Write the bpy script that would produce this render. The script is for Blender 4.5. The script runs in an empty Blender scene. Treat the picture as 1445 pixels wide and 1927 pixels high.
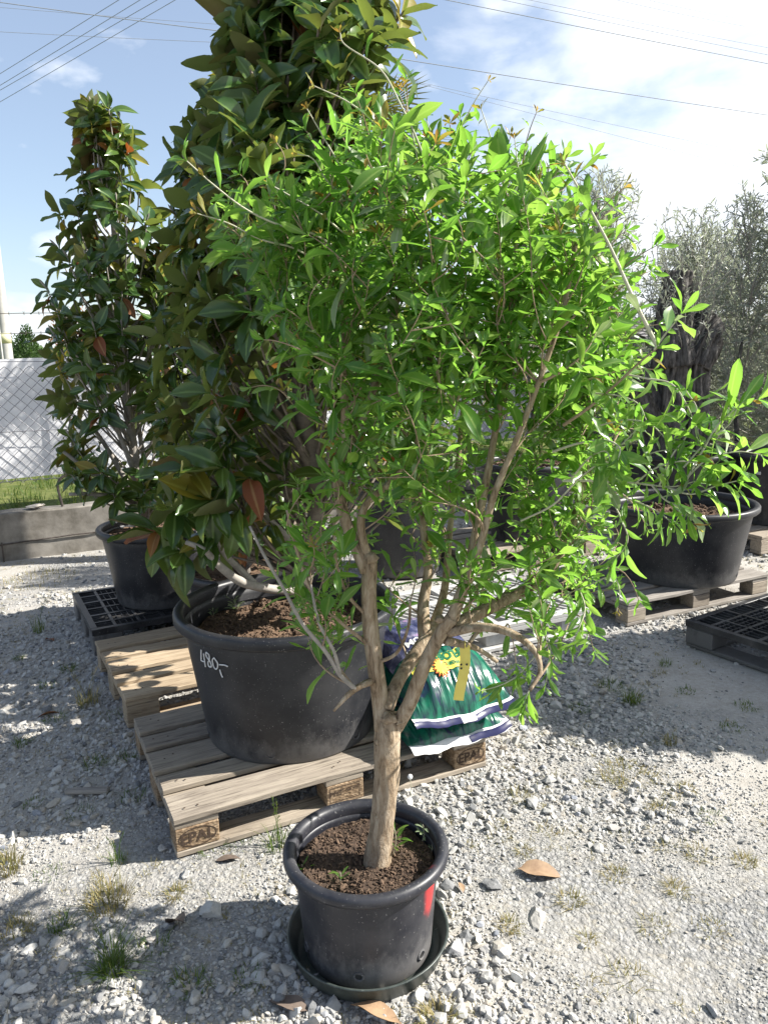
import bpy, bmesh, math, random
import numpy as np
from mathutils import Matrix, Vector

random.seed(7)
RNG = np.random.default_rng(11)
C = bpy.context.scene.collection
SC = bpy.context.scene
PI = math.pi

# ------------------------------------------------------------------ camera
PW, PH, FPX = 1445.0, 1927.0, 1450.0
CAM_H, PITCH, ROLL = 1.60183, 0.20554, -0.0214
_f = np.array([0, math.cos(PITCH), -math.sin(PITCH)]); _r = np.array([1.0, 0, 0]); _u = np.cross(_r, _f)
CR = math.cos(ROLL) * _r + math.sin(ROLL) * _u
CU = -math.sin(ROLL) * _r + math.cos(ROLL) * _u
CF = _f
CP = np.array([0, 0, CAM_H])
cd = bpy.data.cameras.new('camera'); cam = bpy.data.objects.new('camera', cd); C.objects.link(cam)
cd.sensor_fit = 'VERTICAL'; cd.sensor_height = 24.0; cd.lens = 24.0 * FPX / PH
cd.clip_start = 0.05; cd.clip_end = 3000
M = Matrix.Identity(4)
for i in range(3):
    M[i][0], M[i][1], M[i][2], M[i][3] = CR[i], CU[i], -CF[i], CP[i]
cam.matrix_world = M
SC.camera = cam

# ------------------------------------------------------------------ sky and sun
SUN_EL, SUN_AZ = math.radians(38), math.radians(85)      # azimuth measured from +Y towards +X
w = bpy.data.worlds.new('World'); SC.world = w; w.use_nodes = True
nt = w.node_tree; nt.nodes.clear()
N = nt.nodes.new; LK = nt.links.new
sky = N('ShaderNodeTexSky'); sky.sky_type = 'NISHITA'; sky.sun_disc = False
sky.sun_elevation = SUN_EL; sky.sun_rotation = SUN_AZ; sky.altitude = 100
sky.air_density = 1.0; sky.dust_density = 1.0; sky.ozone_density = 2.2
tc = N('ShaderNodeTexCoord')
sep = N('ShaderNodeSeparateXYZ'); LK(tc.outputs['Generated'], sep.inputs[0])
mp = N('ShaderNodeMapping'); mp.inputs['Scale'].default_value = (1.0, 1.0, 2.6); LK(tc.outputs['Generated'], mp.inputs[0])
n1 = N('ShaderNodeTexNoise'); n1.inputs['Scale'].default_value = 2.3; n1.inputs['Detail'].default_value = 9
n1.inputs['Roughness'].default_value = .55; n1.inputs['Distortion'].default_value = .35
mp.inputs['Location'].default_value = (1.3, .4, .2)
LK(mp.outputs[0], n1.inputs['Vector'])
# cloud bank that thickens towards the sun's side of the sky
sd = N('ShaderNodeVectorMath'); sd.operation = 'DOT_PRODUCT'
sd.inputs[1].default_value = (math.sin(SUN_AZ) * .94, math.cos(SUN_AZ) * .94, .05)
LK(tc.outputs['Generated'], sd.inputs[0])
ma = N('ShaderNodeMath'); ma.operation = 'MULTIPLY_ADD'; ma.inputs[1].default_value = .95; LK(sd.outputs['Value'], ma.inputs[0]); LK(n1.outputs[0], ma.inputs[2])
lowb = N('ShaderNodeMath'); lowb.operation = 'MULTIPLY_ADD'; lowb.inputs[1].default_value = -.10; LK(sep.outputs[2], lowb.inputs[0]); LK(ma.outputs[0], lowb.inputs[2])
rmp = N('ShaderNodeMapRange'); rmp.interpolation_type = 'SMOOTHSTEP'
rmp.inputs['From Min'].default_value = .66; rmp.inputs['From Max'].default_value = .93
LK(lowb.outputs[0], rmp.inputs['Value'])
# small separate cumulus
n2 = N('ShaderNodeTexNoise'); n2.inputs['Scale'].default_value = 3.4; n2.inputs['Detail'].default_value = 8; n2.inputs['Roughness'].default_value = .5
mp2 = N('ShaderNodeMapping'); mp2.inputs['Scale'].default_value = (1, 1, 2.2); mp2.inputs['Location'].default_value = (.55, 2.1, .93)
LK(tc.outputs['Generated'], mp2.inputs[0]); LK(mp2.outputs[0], n2.inputs['Vector'])
hz = N('ShaderNodeMath'); hz.operation = 'MULTIPLY_ADD'; hz.inputs[1].default_value = -.30; LK(sep.outputs[2], hz.inputs[0]); LK(n2.outputs[0], hz.inputs[2])
r2 = N('ShaderNodeMapRange'); r2.interpolation_type = 'SMOOTHSTEP'; r2.inputs['From Min'].default_value = .47; r2.inputs['From Max'].default_value = .60
r2.inputs['To Max'].default_value = .85
LK(hz.outputs[0], r2.inputs['Value'])
mx = N('ShaderNodeMath'); mx.operation = 'MAXIMUM'; LK(rmp.outputs[0], mx.inputs[0]); LK(r2.outputs[0], mx.inputs[1])
veil = N('ShaderNodeMath'); veil.operation = 'MAXIMUM'; veil.inputs[1].default_value = .17; LK(mx.outputs[0], veil.inputs[0])   # thin high cirrus everywhere
mix = N('ShaderNodeMix'); mix.data_type = 'RGBA'
LK(veil.outputs[0], mix.inputs['Factor']); LK(sky.outputs[0], mix.inputs[6])
mix.inputs[7].default_value = (6.6, 6.9, 7.4, 1)
bg = N('ShaderNodeBackground'); bg.inputs['Strength'].default_value = .078
LK(mix.outputs[2], bg.inputs['Color'])
wo = N('ShaderNodeOutputWorld'); LK(bg.outputs[0], wo.inputs['Surface'])

sl = bpy.data.lights.new('sun', 'SUN'); sl.energy = 5.0; sl.angle = math.radians(.5); sl.color = (1, .955, .88)
sun = bpy.data.objects.new('sun', sl); C.objects.link(sun)
sdir = Vector((math.sin(SUN_AZ) * math.cos(SUN_EL), math.cos(SUN_AZ) * math.cos(SUN_EL), math.sin(SUN_EL)))
sun.rotation_euler = sdir.to_track_quat('Z', 'Y').to_euler()
sun.location = (20, 4, 18)

SC.view_settings.view_transform = 'Standard'; SC.view_settings.look = 'None'
SC.view_settings.gamma = 1; SC.view_settings.use_curve_mapping = False
SC.view_settings.exposure = 1.25
SC.cycles.max_bounces = 8; SC.cycles.diffuse_bounces = 4; SC.cycles.transmission_bounces = 4; SC.cycles.transparent_max_bounces = 8
SC.cycles.caustics_reflective = False; SC.cycles.caustics_refractive = False
SC.cycles.use_adaptive_sampling = True

# ------------------------------------------------------------------ helpers
def at(px, py, Y):
    d = (px - PW / 2) / FPX * CR - (py - PH / 2) / FPX * CU + CF
    return CP + d * (Y / d[1])

def ground(px, py, z=0.0):
    d = (px - PW / 2) / FPX * CR - (py - PH / 2) / FPX * CU + CF
    return CP + d * ((z - CAM_H) / d[2])

def project(P):
    d = np.asarray(P, float) - CP
    z = d @ CF
    zz = np.where(z < .05, .05, z)
    return PW / 2 + FPX * (d @ CR) / zz, PH / 2 - FPX * (d @ CU) / zz, z

def nrm(v):
    v = np.asarray(v, float); l = np.linalg.norm(v, axis=-1, keepdims=True)
    return v / np.maximum(l, 1e-9)

_perm = np.random.default_rng(3).random((64, 64, 64))
def vnoise(p):
    p = np.asarray(p, float); i = np.floor(p).astype(int); f = p - i; f = f * f * (3 - 2 * f)
    r = 0
    for dx in (0, 1):
        for dy in (0, 1):
            for dz in (0, 1):
                wgt = (f[..., 0] if dx else 1 - f[..., 0]) * (f[..., 1] if dy else 1 - f[..., 1]) * (f[..., 2] if dz else 1 - f[..., 2])
                r = r + wgt * _perm[(i[..., 0] + dx) % 64, (i[..., 1] + dy) % 64, (i[..., 2] + dz) % 64]
    return r

def fbm(p, oct=3):
    a, s, t = 0, .5, 0
    p = np.asarray(p, float)
    for k in range(oct):
        a = a + s * vnoise(p * (2 ** k) + 17.3 * k); t += s; s *= .5
    return a / t

class MB:
    """collects geometry and links it as one mesh object"""
    def __init__(s): s.V, s.L, s.T, s.MI, s.TI, s.RB, s.n = [], [], [], [], [], [], 0
    def add(s, V, F, m=0, tint=None, rib=None):
        V = np.asarray(V, np.float32).reshape(-1, 3)
        if isinstance(F, np.ndarray):
            F = F.reshape(-1, F.shape[-1])
            s.L.append((F + s.n).ravel()); s.T.append(np.full(len(F), F.shape[1])); k = len(F)
        else:
            k = len(F)
            for f in F: s.L.append(np.asarray(f) + s.n); s.T.append(np.array([len(f)]))
        s.MI.append(np.full(k, m) if np.isscalar(m) else np.asarray(m))
        s.TI.append(np.full(len(V), 0.0 if tint is None else tint) if (tint is None or np.isscalar(tint)) else np.asarray(tint))
        s.RB.append(np.zeros(len(V)) if rib is None else np.asarray(rib))
        s.V.append(V); s.n += len(V)
    def mesh(s, name, mats, smooth=False):
        V = np.concatenate(s.V); L = np.concatenate(s.L).astype(np.int32); T = np.concatenate(s.T).astype(np.int32)
        me = bpy.data.meshes.new(name)
        me.vertices.add(len(V)); me.vertices.foreach_set('co', V.ravel())
        me.loops.add(len(L)); me.loops.foreach_set('vertex_index', L)
        me.polygons.add(len(T)); st = np.zeros(len(T), np.int32); st[1:] = np.cumsum(T)[:-1]
        me.polygons.foreach_set('loop_start', st)
        try: me.polygons.foreach_set('loop_total', T)
        except Exception: pass
        me.polygons.foreach_set('material_index', np.concatenate(s.MI).astype(np.int32))
        me.polygons.foreach_set('use_smooth', np.full(len(T), bool(smooth)))
        at_ = me.attributes.new('tint', 'FLOAT', 'POINT'); at_.data.foreach_set('value', np.concatenate(s.TI).astype(np.float32))
        rb_ = np.concatenate(s.RB).astype(np.float32)
        if rb_.any(): a2 = me.attributes.new('rib', 'FLOAT', 'POINT'); a2.data.foreach_set('value', rb_)
        for m in (mats if isinstance(mats, (list, tuple)) else [mats]): me.materials.append(m)
        me.update(calc_edges=True); me.validate()
        return me
    def build(s, name, mats, parent=None, smooth=False, loc=None):
        return link(name, s.mesh(name, mats, smooth), parent, loc)

def link(name, me, parent=None, loc=None):
    o = bpy.data.objects.new(name, me); C.objects.link(o)
    if parent is not None: o.parent = parent
    if loc is not None: o.location = loc
    return o

def thing(name, label, cat, loc=(0, 0, 0), rz=0, group=None):
    o = bpy.data.objects.new(name, None); C.objects.link(o); o.empty_display_size = .1
    o.location = loc; o.rotation_euler = (0, 0, rz)
    return tag(o, label, cat, group)

def tag(o, label=None, cat=None, group=None, kind=None):
    if label: o['label'] = label
    if cat: o['category'] = cat
    if group: o['group'] = group
    if kind: o['kind'] = kind
    return o

def tube(pts, rad, seg=6, cap=True):
    P = np.asarray(pts, float); n = len(P); R_ = np.broadcast_to(np.asarray(rad, float), (n,))
    t = np.gradient(P, axis=0); t = nrm(t)
    ref = np.array([0.0, 0, 1]) if abs(t[0][2]) < .9 else np.array([1.0, 0, 0])
    u = nrm(np.cross(t[0], ref)); U = [u]
    for i in range(1, n):
        u = U[-1] - t[i] * (U[-1] @ t[i]); U.append(nrm(u))
    U = np.array(U); W = np.cross(t, U)
    a = np.arange(seg) / seg * 2 * PI
    V = P[:, None] + R_[:, None, None] * (np.cos(a)[None, :, None] * U[:, None] + np.sin(a)[None, :, None] * W[:, None])
    V = V.reshape(-1, 3)
    i = np.arange(n - 1)[:, None] * seg; j = np.arange(seg)[None]; k = (j + 1) % seg
    F = np.stack([i + j, i + k, i + seg + k, i + seg + j], -1).reshape(-1, 4)
    if cap:
        return V, [list(f) for f in F] + [list(range(seg))[::-1], list(range((n - 1) * seg, n * seg))]
    return V, F

def spline(pts, k=5):
    P = np.asarray(pts, float)
    if len(P) < 3:
        return np.array([P[0] + (P[-1] - P[0]) * t for t in np.linspace(0, 1, k + 1)])
    Q = np.vstack([2 * P[0] - P[1], P, 2 * P[-1] - P[-2]]); out = []
    for i in range(1, len(Q) - 2):
        a, b, c, d = Q[i - 1:i + 3]
        for t in np.arange(k) / k:
            out.append(.5 * (2 * b + (c - a) * t + (2 * a - 5 * b + 4 * c - d) * t * t + (3 * b - a - 3 * c + d) * t ** 3))
    out.append(P[-1]); return np.array(out)

def cbox(cx, cy, cz, sx, sy, sz, b=.003, cut=0, warp=0.0):
    bm = bmesh.new(); bmesh.ops.create_cube(bm, size=1)
    for v in bm.verts: v.co = Vector((v.co.x * sx, v.co.y * sy, v.co.z * sz))
    if b > 0: bmesh.ops.bevel(bm, geom=list(bm.edges), offset=b, segments=1, affect='EDGES')
    if cut:
        for k in range(1, cut):
            x = -sx / 2 + sx * k / cut
            bmesh.ops.bisect_plane(bm, geom=list(bm.verts) + list(bm.edges) + list(bm.faces), plane_co=(x, 0, 0), plane_no=(1, 0, 0))
    bm.verts.ensure_lookup_table()
    V = np.array([v.co[:] for v in bm.verts]); F = [[v.index for v in f.verts] for f in bm.faces]
    bm.free()
    if warp:
        sd_ = random.random() * 50
        V[:, 2] += (vnoise(np.stack([V[:, 0] * 5 + sd_, V[:, 0] * 0, V[:, 0] * 0 + sd_], -1)) - .5) * warp
        V[:, 1] += (vnoise(np.stack([V[:, 0] * 7 + sd_, V[:, 0] * 0 + 3, np.sign(V[:, 1]) * 9 + sd_], -1)) - .5) * warp * 1.3
    return V + np.array([cx, cy, cz]), F

def lathe(prof, seg=48, wob=0.0):
    P = np.asarray(prof, float); n = len(P); a = np.arange(seg) / seg * 2 * PI
    rr = P[:, 0][:, None] * (1 + wob * np.sin(2 * a + 1)[None] + wob * .6 * np.sin(3 * a)[None])
    V = np.stack([rr * np.cos(a), rr * np.sin(a), np.broadcast_to(P[:, 1][:, None], rr.shape)], -1).reshape(-1, 3)
    i = np.arange(n - 1)[:, None] * seg; j = np.arange(seg)[None]; k = (j + 1) % seg
    return V, np.stack([i + j, i + k, i + seg + k, i + seg + j], -1).reshape(-1, 4)

# ------------------------------------------------------------------ materials
class NT:
    def __init__(s, name):
        s.m = bpy.data.materials.new(name); s.m.use_nodes = True; s.t = s.m.node_tree; s.t.nodes.clear()
        s.out = s.t.nodes.new('ShaderNodeOutputMaterial')
    def n(s, ty, **kw):
        x = s.t.nodes.new(ty)
        for k, v in kw.items():
            if k in x.inputs: x.inputs[k].default_value = v
            else: setattr(x, k, v)
        return x
    def l(s, a, b): s.t.links.new(a, b)
    def coord(s, scale=(1, 1, 1), kind='Object', rnd=False):
        tc = s.n('ShaderNodeTexCoord'); mp = s.n('ShaderNodeMapping'); mp.inputs['Scale'].default_value = scale
        s.l(tc.outputs[kind], mp.inputs[0])
        if rnd:
            oi = s.n('ShaderNodeObjectInfo'); mm = s.n('ShaderNodeMath', operation='MULTIPLY'); mm.inputs[1].default_value = 37.0
            s.l(oi.outputs['Random'], mm.inputs[0]); cx = s.n('ShaderNodeCombineXYZ')
            for i in range(3): s.l(mm.outputs[0], cx.inputs[i])
            s.l(cx.outputs[0], mp.inputs['Location'])
        return mp.outputs[0]
    def noise(s, vec, scale, detail=6, rough=.6, dist=0):
        x = s.n('ShaderNodeTexNoise'); x.inputs['Scale'].default_value = scale; x.inputs['Detail'].default_value = detail
        x.inputs['Roughness'].default_value = rough; x.inputs['Distortion'].default_value = dist
        s.l(vec, x.inputs['Vector']); return x.outputs[0]
    def ramp(s, fac, stops):
        r = s.n('ShaderNodeValToRGB'); e = r.color_ramp.elements
        while len(e) < len(stops): e.new(.5)
        for el, (p, c) in zip(e, stops): el.position = p; el.color = (*c, 1)
        s.l(fac, r.inputs[0]); return r.outputs[0]
    def math(s, op, a, b):
        x = s.n('ShaderNodeMath', operation=op)
        for i, v in enumerate((a, b)):
            if isinstance(v, (int, float)): x.inputs[i].default_value = v
            else: s.l(v, x.inputs[i])
        return x.outputs[0]
    def mixc(s, fac, a, b, blend='MIX'):
        x = s.n('ShaderNodeMix', data_type='RGBA', blend_type=blend)
        for i, v in ((0, fac), (6, a), (7, b)):
            if isinstance(v, (int, float)): x.inputs[i].default_value = v
            elif isinstance(v, tuple): x.inputs[i].default_value = (*v, 1)
            else: s.l(v, x.inputs[i])
        return x.outputs[2]
    def bump(s, h, strength=.4, dist=.01):
        b = s.n('ShaderNodeBump'); b.inputs['Strength'].default_value = strength; b.inputs['Distance'].default_value = dist
        s.l(h, b.inputs['Height']); return b.outputs[0]
    def prin(s, color, rough=.6, normal=None, spec=.5, **kw):
        p = s.n('ShaderNodeBsdfPrincipled')
        if isinstance(color, tuple): p.inputs['Base Color'].default_value = (*color, 1)
        else: s.l(color, p.inputs['Base Color'])
        if isinstance(rough, (int, float)): p.inputs['Roughness'].default_value = rough
        else: s.l(rough, p.inputs['Roughness'])
        p.inputs['Specular IOR Level'].default_value = spec
        for k, v in kw.items(): p.inputs[k].default_value = v
        if normal is not None: s.l(normal, p.inputs['Normal'])
        return p.outputs[0]
    def done(s, sh): s.l(sh, s.out.inputs[0]); return s.m
    def tint(s):
        a = s.n('ShaderNodeAttribute'); a.attribute_name = 'tint'
        oi = s.n('ShaderNodeObjectInfo')
        return s.math('FRACT', s.math('ADD', a.outputs['Fac'], oi.outputs['Random']), 0)

def leaf_mat(name, stops, trans, amount=.4, rough=.38, back=None, spec=.5, coat=0.0):
    t = NT(name); fac = t.tint(); col = t.ramp(fac, stops)
    v = t.coord((1, 1, 1)); nz = t.noise(v, 60, 3)
    col = t.mixc(t.math('MULTIPLY', nz, .25), col, tuple(x * .6 for x in stops[0][1]))
    ra = t.n('ShaderNodeAttribute'); ra.attribute_name = 'rib'
    rf = t.math('MULTIPLY', t.ramp(ra.outputs['Fac'], [(.80, (0, 0, 0)), (.96, (1, 1, 1))]), .55)
    col = t.mixc(rf, col, tuple(min(.5, x * 2.0 + .05) for x in stops[-1][1]))
    if back is not None:
        g = t.n('ShaderNodeNewGeometry'); b = t.ramp(fac, back)
        colf = t.mixc(g.outputs['Backfacing'], col, b)
        ro = t.math('ADD', t.math('MULTIPLY', g.outputs['Backfacing'], .35), rough)
    else: colf, ro = col, rough
    pr = t.prin(colf, ro, spec=spec)
    tr = t.n('ShaderNodeBsdfTranslucent')
    tcol = t.mixc(.25, t.mixc(1.0, t.ramp(fac, trans), (1, 1, 1), 'MULTIPLY'), colf)
    t.l(tcol, tr.inputs['Color'])
    ms = t.n('ShaderNodeMixShader'); ms.inputs[0].default_value = amount
    t.l(pr, ms.inputs[1]); t.l(tr.outputs[0], ms.inputs[2])
    return t.done(ms.outputs[0])

M_SHRUB = leaf_mat('shrub_leaf', [(0, (.048, .135, .022)), (.45, (.085, .200, .030)), (.8, (.125, .240, .042)), (1, (.17, .27, .055))],
                   [(0, (.22, .50, .05)), (.6, (.32, .60, .07)), (1, (.42, .68, .10))], .54, .28, spec=.7)
M_SHRUB_YOUNG = leaf_mat('shrub_young_leaf', [(0, (.24, .15, .035)), (.5, (.24, .22, .05)), (1, (.17, .24, .045))],
                         [(0, (.5, .26, .05)), (1, (.5, .45, .06))], .5, .4)
M_SHRUB_SILVER = leaf_mat('shrub_silver_leaf', [(0, (.20, .27, .13)), (1, (.28, .36, .2))], [(0, (.3, .45, .12)), (1, (.4, .5, .2))], .35, .5)
M_MAG = leaf_mat('magnolia_leaf', [(0, (.026, .068, .018)), (.6, (.052, .112, .026)), (1, (.10, .165, .034))],
                 [(0, (.20, .30, .04)), (1, (.34, .40, .06))], .32, .20,
                 back=[(0, (.15, .085, .04)), (.18, (.12, .11, .05)), (.5, (.095, .12, .045)), (1, (.125, .155, .052))], spec=.55)
M_MAG_YEL = leaf_mat('magnolia_yellow_leaf', [(0, (.17, .17, .03)), (1, (.28, .22, .03))], [(0, (.40, .36, .04)), (1, (.5, .35, .04))], .4, .32)
M_MAG_RUST = leaf_mat('magnolia_rust_leaf', [(0, (.20, .055, .018)), (1, (.28, .13, .04))], [(0, (.4, .1, .02)), (1, (.45, .2, .04))], .3, .55)
M_OLIVE = leaf_mat('olive_leaf', [(0, (.20, .22, .17)), (.6, (.30, .32, .26)), (1, (.44, .46, .40))],
                   [(0, (.30, .35, .20)), (1, (.46, .50, .34))], .42, .40, back=[(0, (.32, .34, .29)), (1, (.44, .46, .40))])
M_PALM = leaf_mat('palm_leaf', [(0, (.035, .05, .022)), (1, (.11, .12, .03))], [(0, (.1, .13, .03)), (1, (.3, .3, .05))], .25, .4)
M_HEDGE = leaf_mat('hedge_leaf', [(0, (.025, .06, .012)), (1, (.055, .11, .02))], [(0, (.06, .14, .02)), (1, (.1, .2, .03))], .3, .6)
M_GRASS = leaf_mat('grass_blade', [(0, (.05, .10, .018)), (.5, (.08, .14, .022)), (1, (.15, .17, .04))],
                   [(0, (.14, .28, .03)), (1, (.3, .34, .06))], .4, .5)
M_DRYGRASS = leaf_mat('dry_grass_blade', [(0, (.16, .17, .05)), (.5, (.27, .23, .09)), (1, (.38, .30, .15))],
                      [(0, (.3, .3, .08)), (1, (.45, .36, .15))], .35, .6)

def m_gravel():
    t = NT('gravel_ground'); v = t.coord((1, 1, 1))
    big = t.noise(v, .9, 5, .55); fine = t.noise(v, 42, 8, .7); mid = t.noise(v, 9, 5, .6)
    vo = t.n('ShaderNodeTexVoronoi'); vo.inputs['Scale'].default_value = 62; vo.inputs['Randomness'].default_value = 1; t.l(v, vo.inputs['Vector'])
    vo2 = t.n('ShaderNodeTexVoronoi'); vo2.inputs['Scale'].default_value = 115; t.l(v, vo2.inputs['Vector'])
    sepc = t.n('ShaderNodeSeparateColor'); t.l(vo.outputs['Color'], sepc.inputs[0])
    stone = t.ramp(sepc.outputs[0], [(0, (.24, .245, .25)), (.4, (.34, .34, .34)), (.75, (.42, .42, .41)), (1, (.36, .34, .30))])
    dirt = t.ramp(fine, [(.25, (.34, .32, .285)), (.6, (.46, .44, .405)), (.85, (.52, .50, .465))])
    msk = t.ramp(big, [(.40, (0, 0, 0)), (.58, (1, 1, 1))])
    c = t.mixc(t.math('MULTIPLY', msk, .95), stone, dirt)
    edge = t.ramp(vo.outputs['Distance'], [(.25, (1, 1, 1)), (.75, (.45, .44, .42))])
    c = t.mixc(t.math('MULTIPLY', t.math('SUBTRACT', 1.0, t.math('MULTIPLY', msk, .97)), .55), c, edge, 'MULTIPLY')
    c = t.mixc(.45, c, t.ramp(t.noise(v, 210, 3, .8), [(.38, (.62, .61, .59)), (.55, (1, 1, 1))]), 'MULTIPLY')
    c = t.mixc(.5, c, t.ramp(mid, [(.3, (.72, .69, .64)), (.65, (1, 1, 1))]), 'MULTIPLY')
    h = t.math('ADD', t.math('MULTIPLY', vo.outputs['Distance'], -1.1), t.math('ADD', t.math('MULTIPLY', vo2.outputs['Distance'], -.5), t.math('MULTIPLY', fine, .5)))
    h = t.math('MULTIPLY', h, t.math('SUBTRACT', 1.0, t.math('MULTIPLY', msk, .92)))
    h = t.math('ADD', h, t.math('MULTIPLY', t.noise(v, 170, 4, .7), .45))
    return t.done(t.prin(c, .92, t.bump(h, .8, .010), .25))
M_GRAVEL = m_gravel()

def m_stone():
    t = NT('stone'); f = t.tint(); v = t.coord((1, 1, 1), rnd=True)
    c = t.ramp(f, [(0, (.16, .165, .17)), (.2, (.28, .28, .28)), (.5, (.39, .383, .365)), (.8, (.51, .50, .47)), (.93, (.40, .36, .30)), (1, (.30, .32, .36))])
    nz = t.noise(v, 130, 5, .7)
    c = t.mixc(.55, c, t.ramp(nz, [(.3, (.6, .59, .57)), (.7, (1.0, 1.0, 1.0))]), 'MULTIPLY')
    return t.done(t.prin(c, .85, t.bump(nz, .35, .003), .3))
M_STONE = m_stone()

def m_wood(name, a, b, dk, gray=.0):
    t = NT(name); v = t.coord((1.6, 22, 22), rnd=True); v2 = t.coord((1, 1, 1), rnd=True)
    g = t.noise(v, 3.2, 8, .62, 1.2); k = t.noise(v2, 3.5, 4, .6); fine = t.noise(t.coord((5, 150, 150), rnd=True), 2, 4, .7)
    c = t.ramp(g, [(.28, dk), (.45, a), (.7, b)])
    c = t.mixc(.6, c, t.ramp(k, [(.3, (.62, .60, .58)), (.62, (1, 1, 1))]), 'MULTIPLY')
    oi = t.n('ShaderNodeObjectInfo')
    c = t.mixc(.6, c, t.ramp(oi.outputs['Random'], [(0, (.72, .72, .75)), (.5, (.95, .93, .9)), (1, (1, .97, .92))]), 'MULTIPLY')
    kn = t.n('ShaderNodeTexVoronoi'); kn.inputs['Scale'].default_value = 3.2; t.l(t.coord((1, 2.2, 2.2), rnd=True), kn.inputs['Vector'])
    c = t.mixc(t.ramp(kn.outputs['Distance'], [(.05, (1, 1, 1)), (.11, (0, 0, 0))]), c, dk)
    h = t.math('ADD', g, t.math('MULTIPLY', fine, .6))
    return t.done(t.prin(c, .82, t.bump(h, .45, .003), .25))
M_WOOD = m_wood('weathered_pallet_wood', (.29, .25, .205), (.42, .37, .30), (.12, .10, .08))
M_WOOD_NEW = m_wood('pale_pallet_wood', (.38, .30, .21), (.50, .41, .295), (.19, .14, .095))
M_WOOD_GREY = m_wood('grey_pallet_wood', (.26, .24, .22), (.36, .34, .31), (.12, .11, .10))
def m_chip():
    t = NT('pressed_chip_block'); v = t.coord((1, 1, 1), rnd=True)
    vo = t.n('ShaderNodeTexVoronoi'); vo.inputs['Scale'].default_value = 95; t.l(t.coord((1, 1, 2.2), rnd=True), vo.inputs['Vector'])
    s = t.n('ShaderNodeSeparateColor'); t.l(vo.outputs['Color'], s.inputs[0])
    c = t.ramp(s.outputs[0], [(0, (.17, .115, .07)), (.5, (.27, .19, .12)), (1, (.36, .27, .18))])
    c = t.mixc(.6, c, t.ramp(t.noise(v, 8, 4), [(.35, (.62, .6, .58)), (.65, (1, 1, 1))]), 'MULTIPLY')
    return t.done(t.prin(c, .9, t.bump(vo.outputs['Distance'], .6, .003), .2))
M_CHIP = m_chip()

def m_plastic(name, col, dust=(.30, .29, .28), rough=.42, amt=.35, red=None):
    t = NT(name); v = t.coord((1, 1, 1), rnd=red is None)
    d = t.noise(v, 5, 6, .65); sc = t.noise(t.coord((1, 1, .15), rnd=red is None), 40, 5, .7); sp = t.noise(v, 160, 2, .5)
    dm = t.math('MULTIPLY', t.ramp(d, [(.42, (0, 0, 0)), (.78, (1, 1, 1))]), amt)
    c = t.mixc(dm, col, dust)
    c = t.mixc(t.math('MULTIPLY', t.ramp(sc, [(.60, (0, 0, 0)), (.82, (1, 1, 1))]), amt * .6), c, dust)
    c = t.mixc(t.math('MULTIPLY', t.ramp(sp, [(.68, (0, 0, 0)), (.74, (1, 1, 1))]), .6), c, dust)
    zz = t.n('ShaderNodeSeparateXYZ'); t.l(t.coord((1, 1, 1)), zz.inputs[0])
    spl = t.math('ADD', zz.outputs[2], t.math('MULTIPLY', t.math('SUBTRACT', t.noise(t.coord((1, 1, .6)), 17, 6, .75), .5), -.34))
    c = t.mixc(t.math('MULTIPLY', t.ramp(spl, [(.02, (1, 1, 1)), (.11, (0, 0, 0))]), min(.55, amt * 2.2)), c, tuple(x * .8 for x in dust))
    if red is not None:
        sx = t.n('ShaderNodeVectorMath', operation='DISTANCE'); t.l(t.coord((1, 1, .45)), sx.inputs[0]); sx.inputs[1].default_value = red
        f = t.math('ADD', sx.outputs['Value'], t.math('MULTIPLY', t.math('SUBTRACT', t.noise(v, 26, 4), .5), .03))
        c = t.mixc(t.ramp(f, [(.004, (.95, .95, .95)), (.036, (0, 0, 0))]), c, (.75, .03, .03))
    ro = t.math('ADD', t.math('MULTIPLY', d, .25), rough - .1)
    return t.done(t.prin(c, ro, t.bump(t.math('ADD', sc, t.math('MULTIPLY', sp, .3)), .12, .002), .45))
M_POT = m_plastic('black_pot_plastic', (.014, .015, .019), amt=.13)
M_SAUCER = m_plastic('green_black_plastic', (.014, .022, .020), (.2, .22, .2), .36, .12)
M_BPAL = m_plastic('black_pallet_plastic', (.016, .016, .018), (.26, .25, .24), .40, .35)
M_GPAL = m_plastic('grey_pallet_plastic', (.52, .53, .54), (.40, .38, .34), .5, .4)

def m_simple(name, col, col2=None, scale=30, rough=.7, bump=.3, dist=.004, spec=.4, metallic=0.0, stretch=(1, 1, 1), rnd=True):
    t = NT(name); nz = t.noise(t.coord(stretch, rnd=rnd), scale, 7, .65)
    c = t.ramp(nz, [(.32, col2 or tuple(x * .6 for x in col)), (.66, col)])
    return t.done(t.prin(c, rough, t.bump(nz, bump, dist), spec, Metallic=metallic))
M_SOIL = m_simple('dark_potting_soil', (.095, .065, .048), (.032, .024, .019), 70, .95, .8, .01, .15)
M_SOIL_DRY = m_simple('dry_brown_soil', (.19, .125, .082), (.062, .042, .030), 60, .95, .8, .01, .15)
M_CRUMB = m_simple('soil_crumb', (.165, .112, .078), (.05, .036, .027), 90, .95, .3, .004, .15)
def m_bark():
    t = NT('shrub_bark'); v = t.coord((1, 1, .25)); v1 = t.coord((1, 1, 1))
    f = t.noise(v, 60, 8, .7, .6); g = t.noise(v1, 14, 5, .6); k = t.noise(t.coord((1, 1, .4)), 130, 5, .7)
    c = t.ramp(f, [(.32, (.10, .075, .052)), (.45, (.33, .25, .17)), (.66, (.54, .45, .34))])
    c = t.mixc(.7, c, t.ramp(g, [(.3, (.70, .62, .52)), (.62, (1.0, 1.0, 1.0))]), 'MULTIPLY')
    return t.done(t.prin(c, .92, t.bump(t.math('ADD', f, t.math('MULTIPLY', k, .5)), 1.0, .010), .2))
M_BARK = m_bark()
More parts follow.
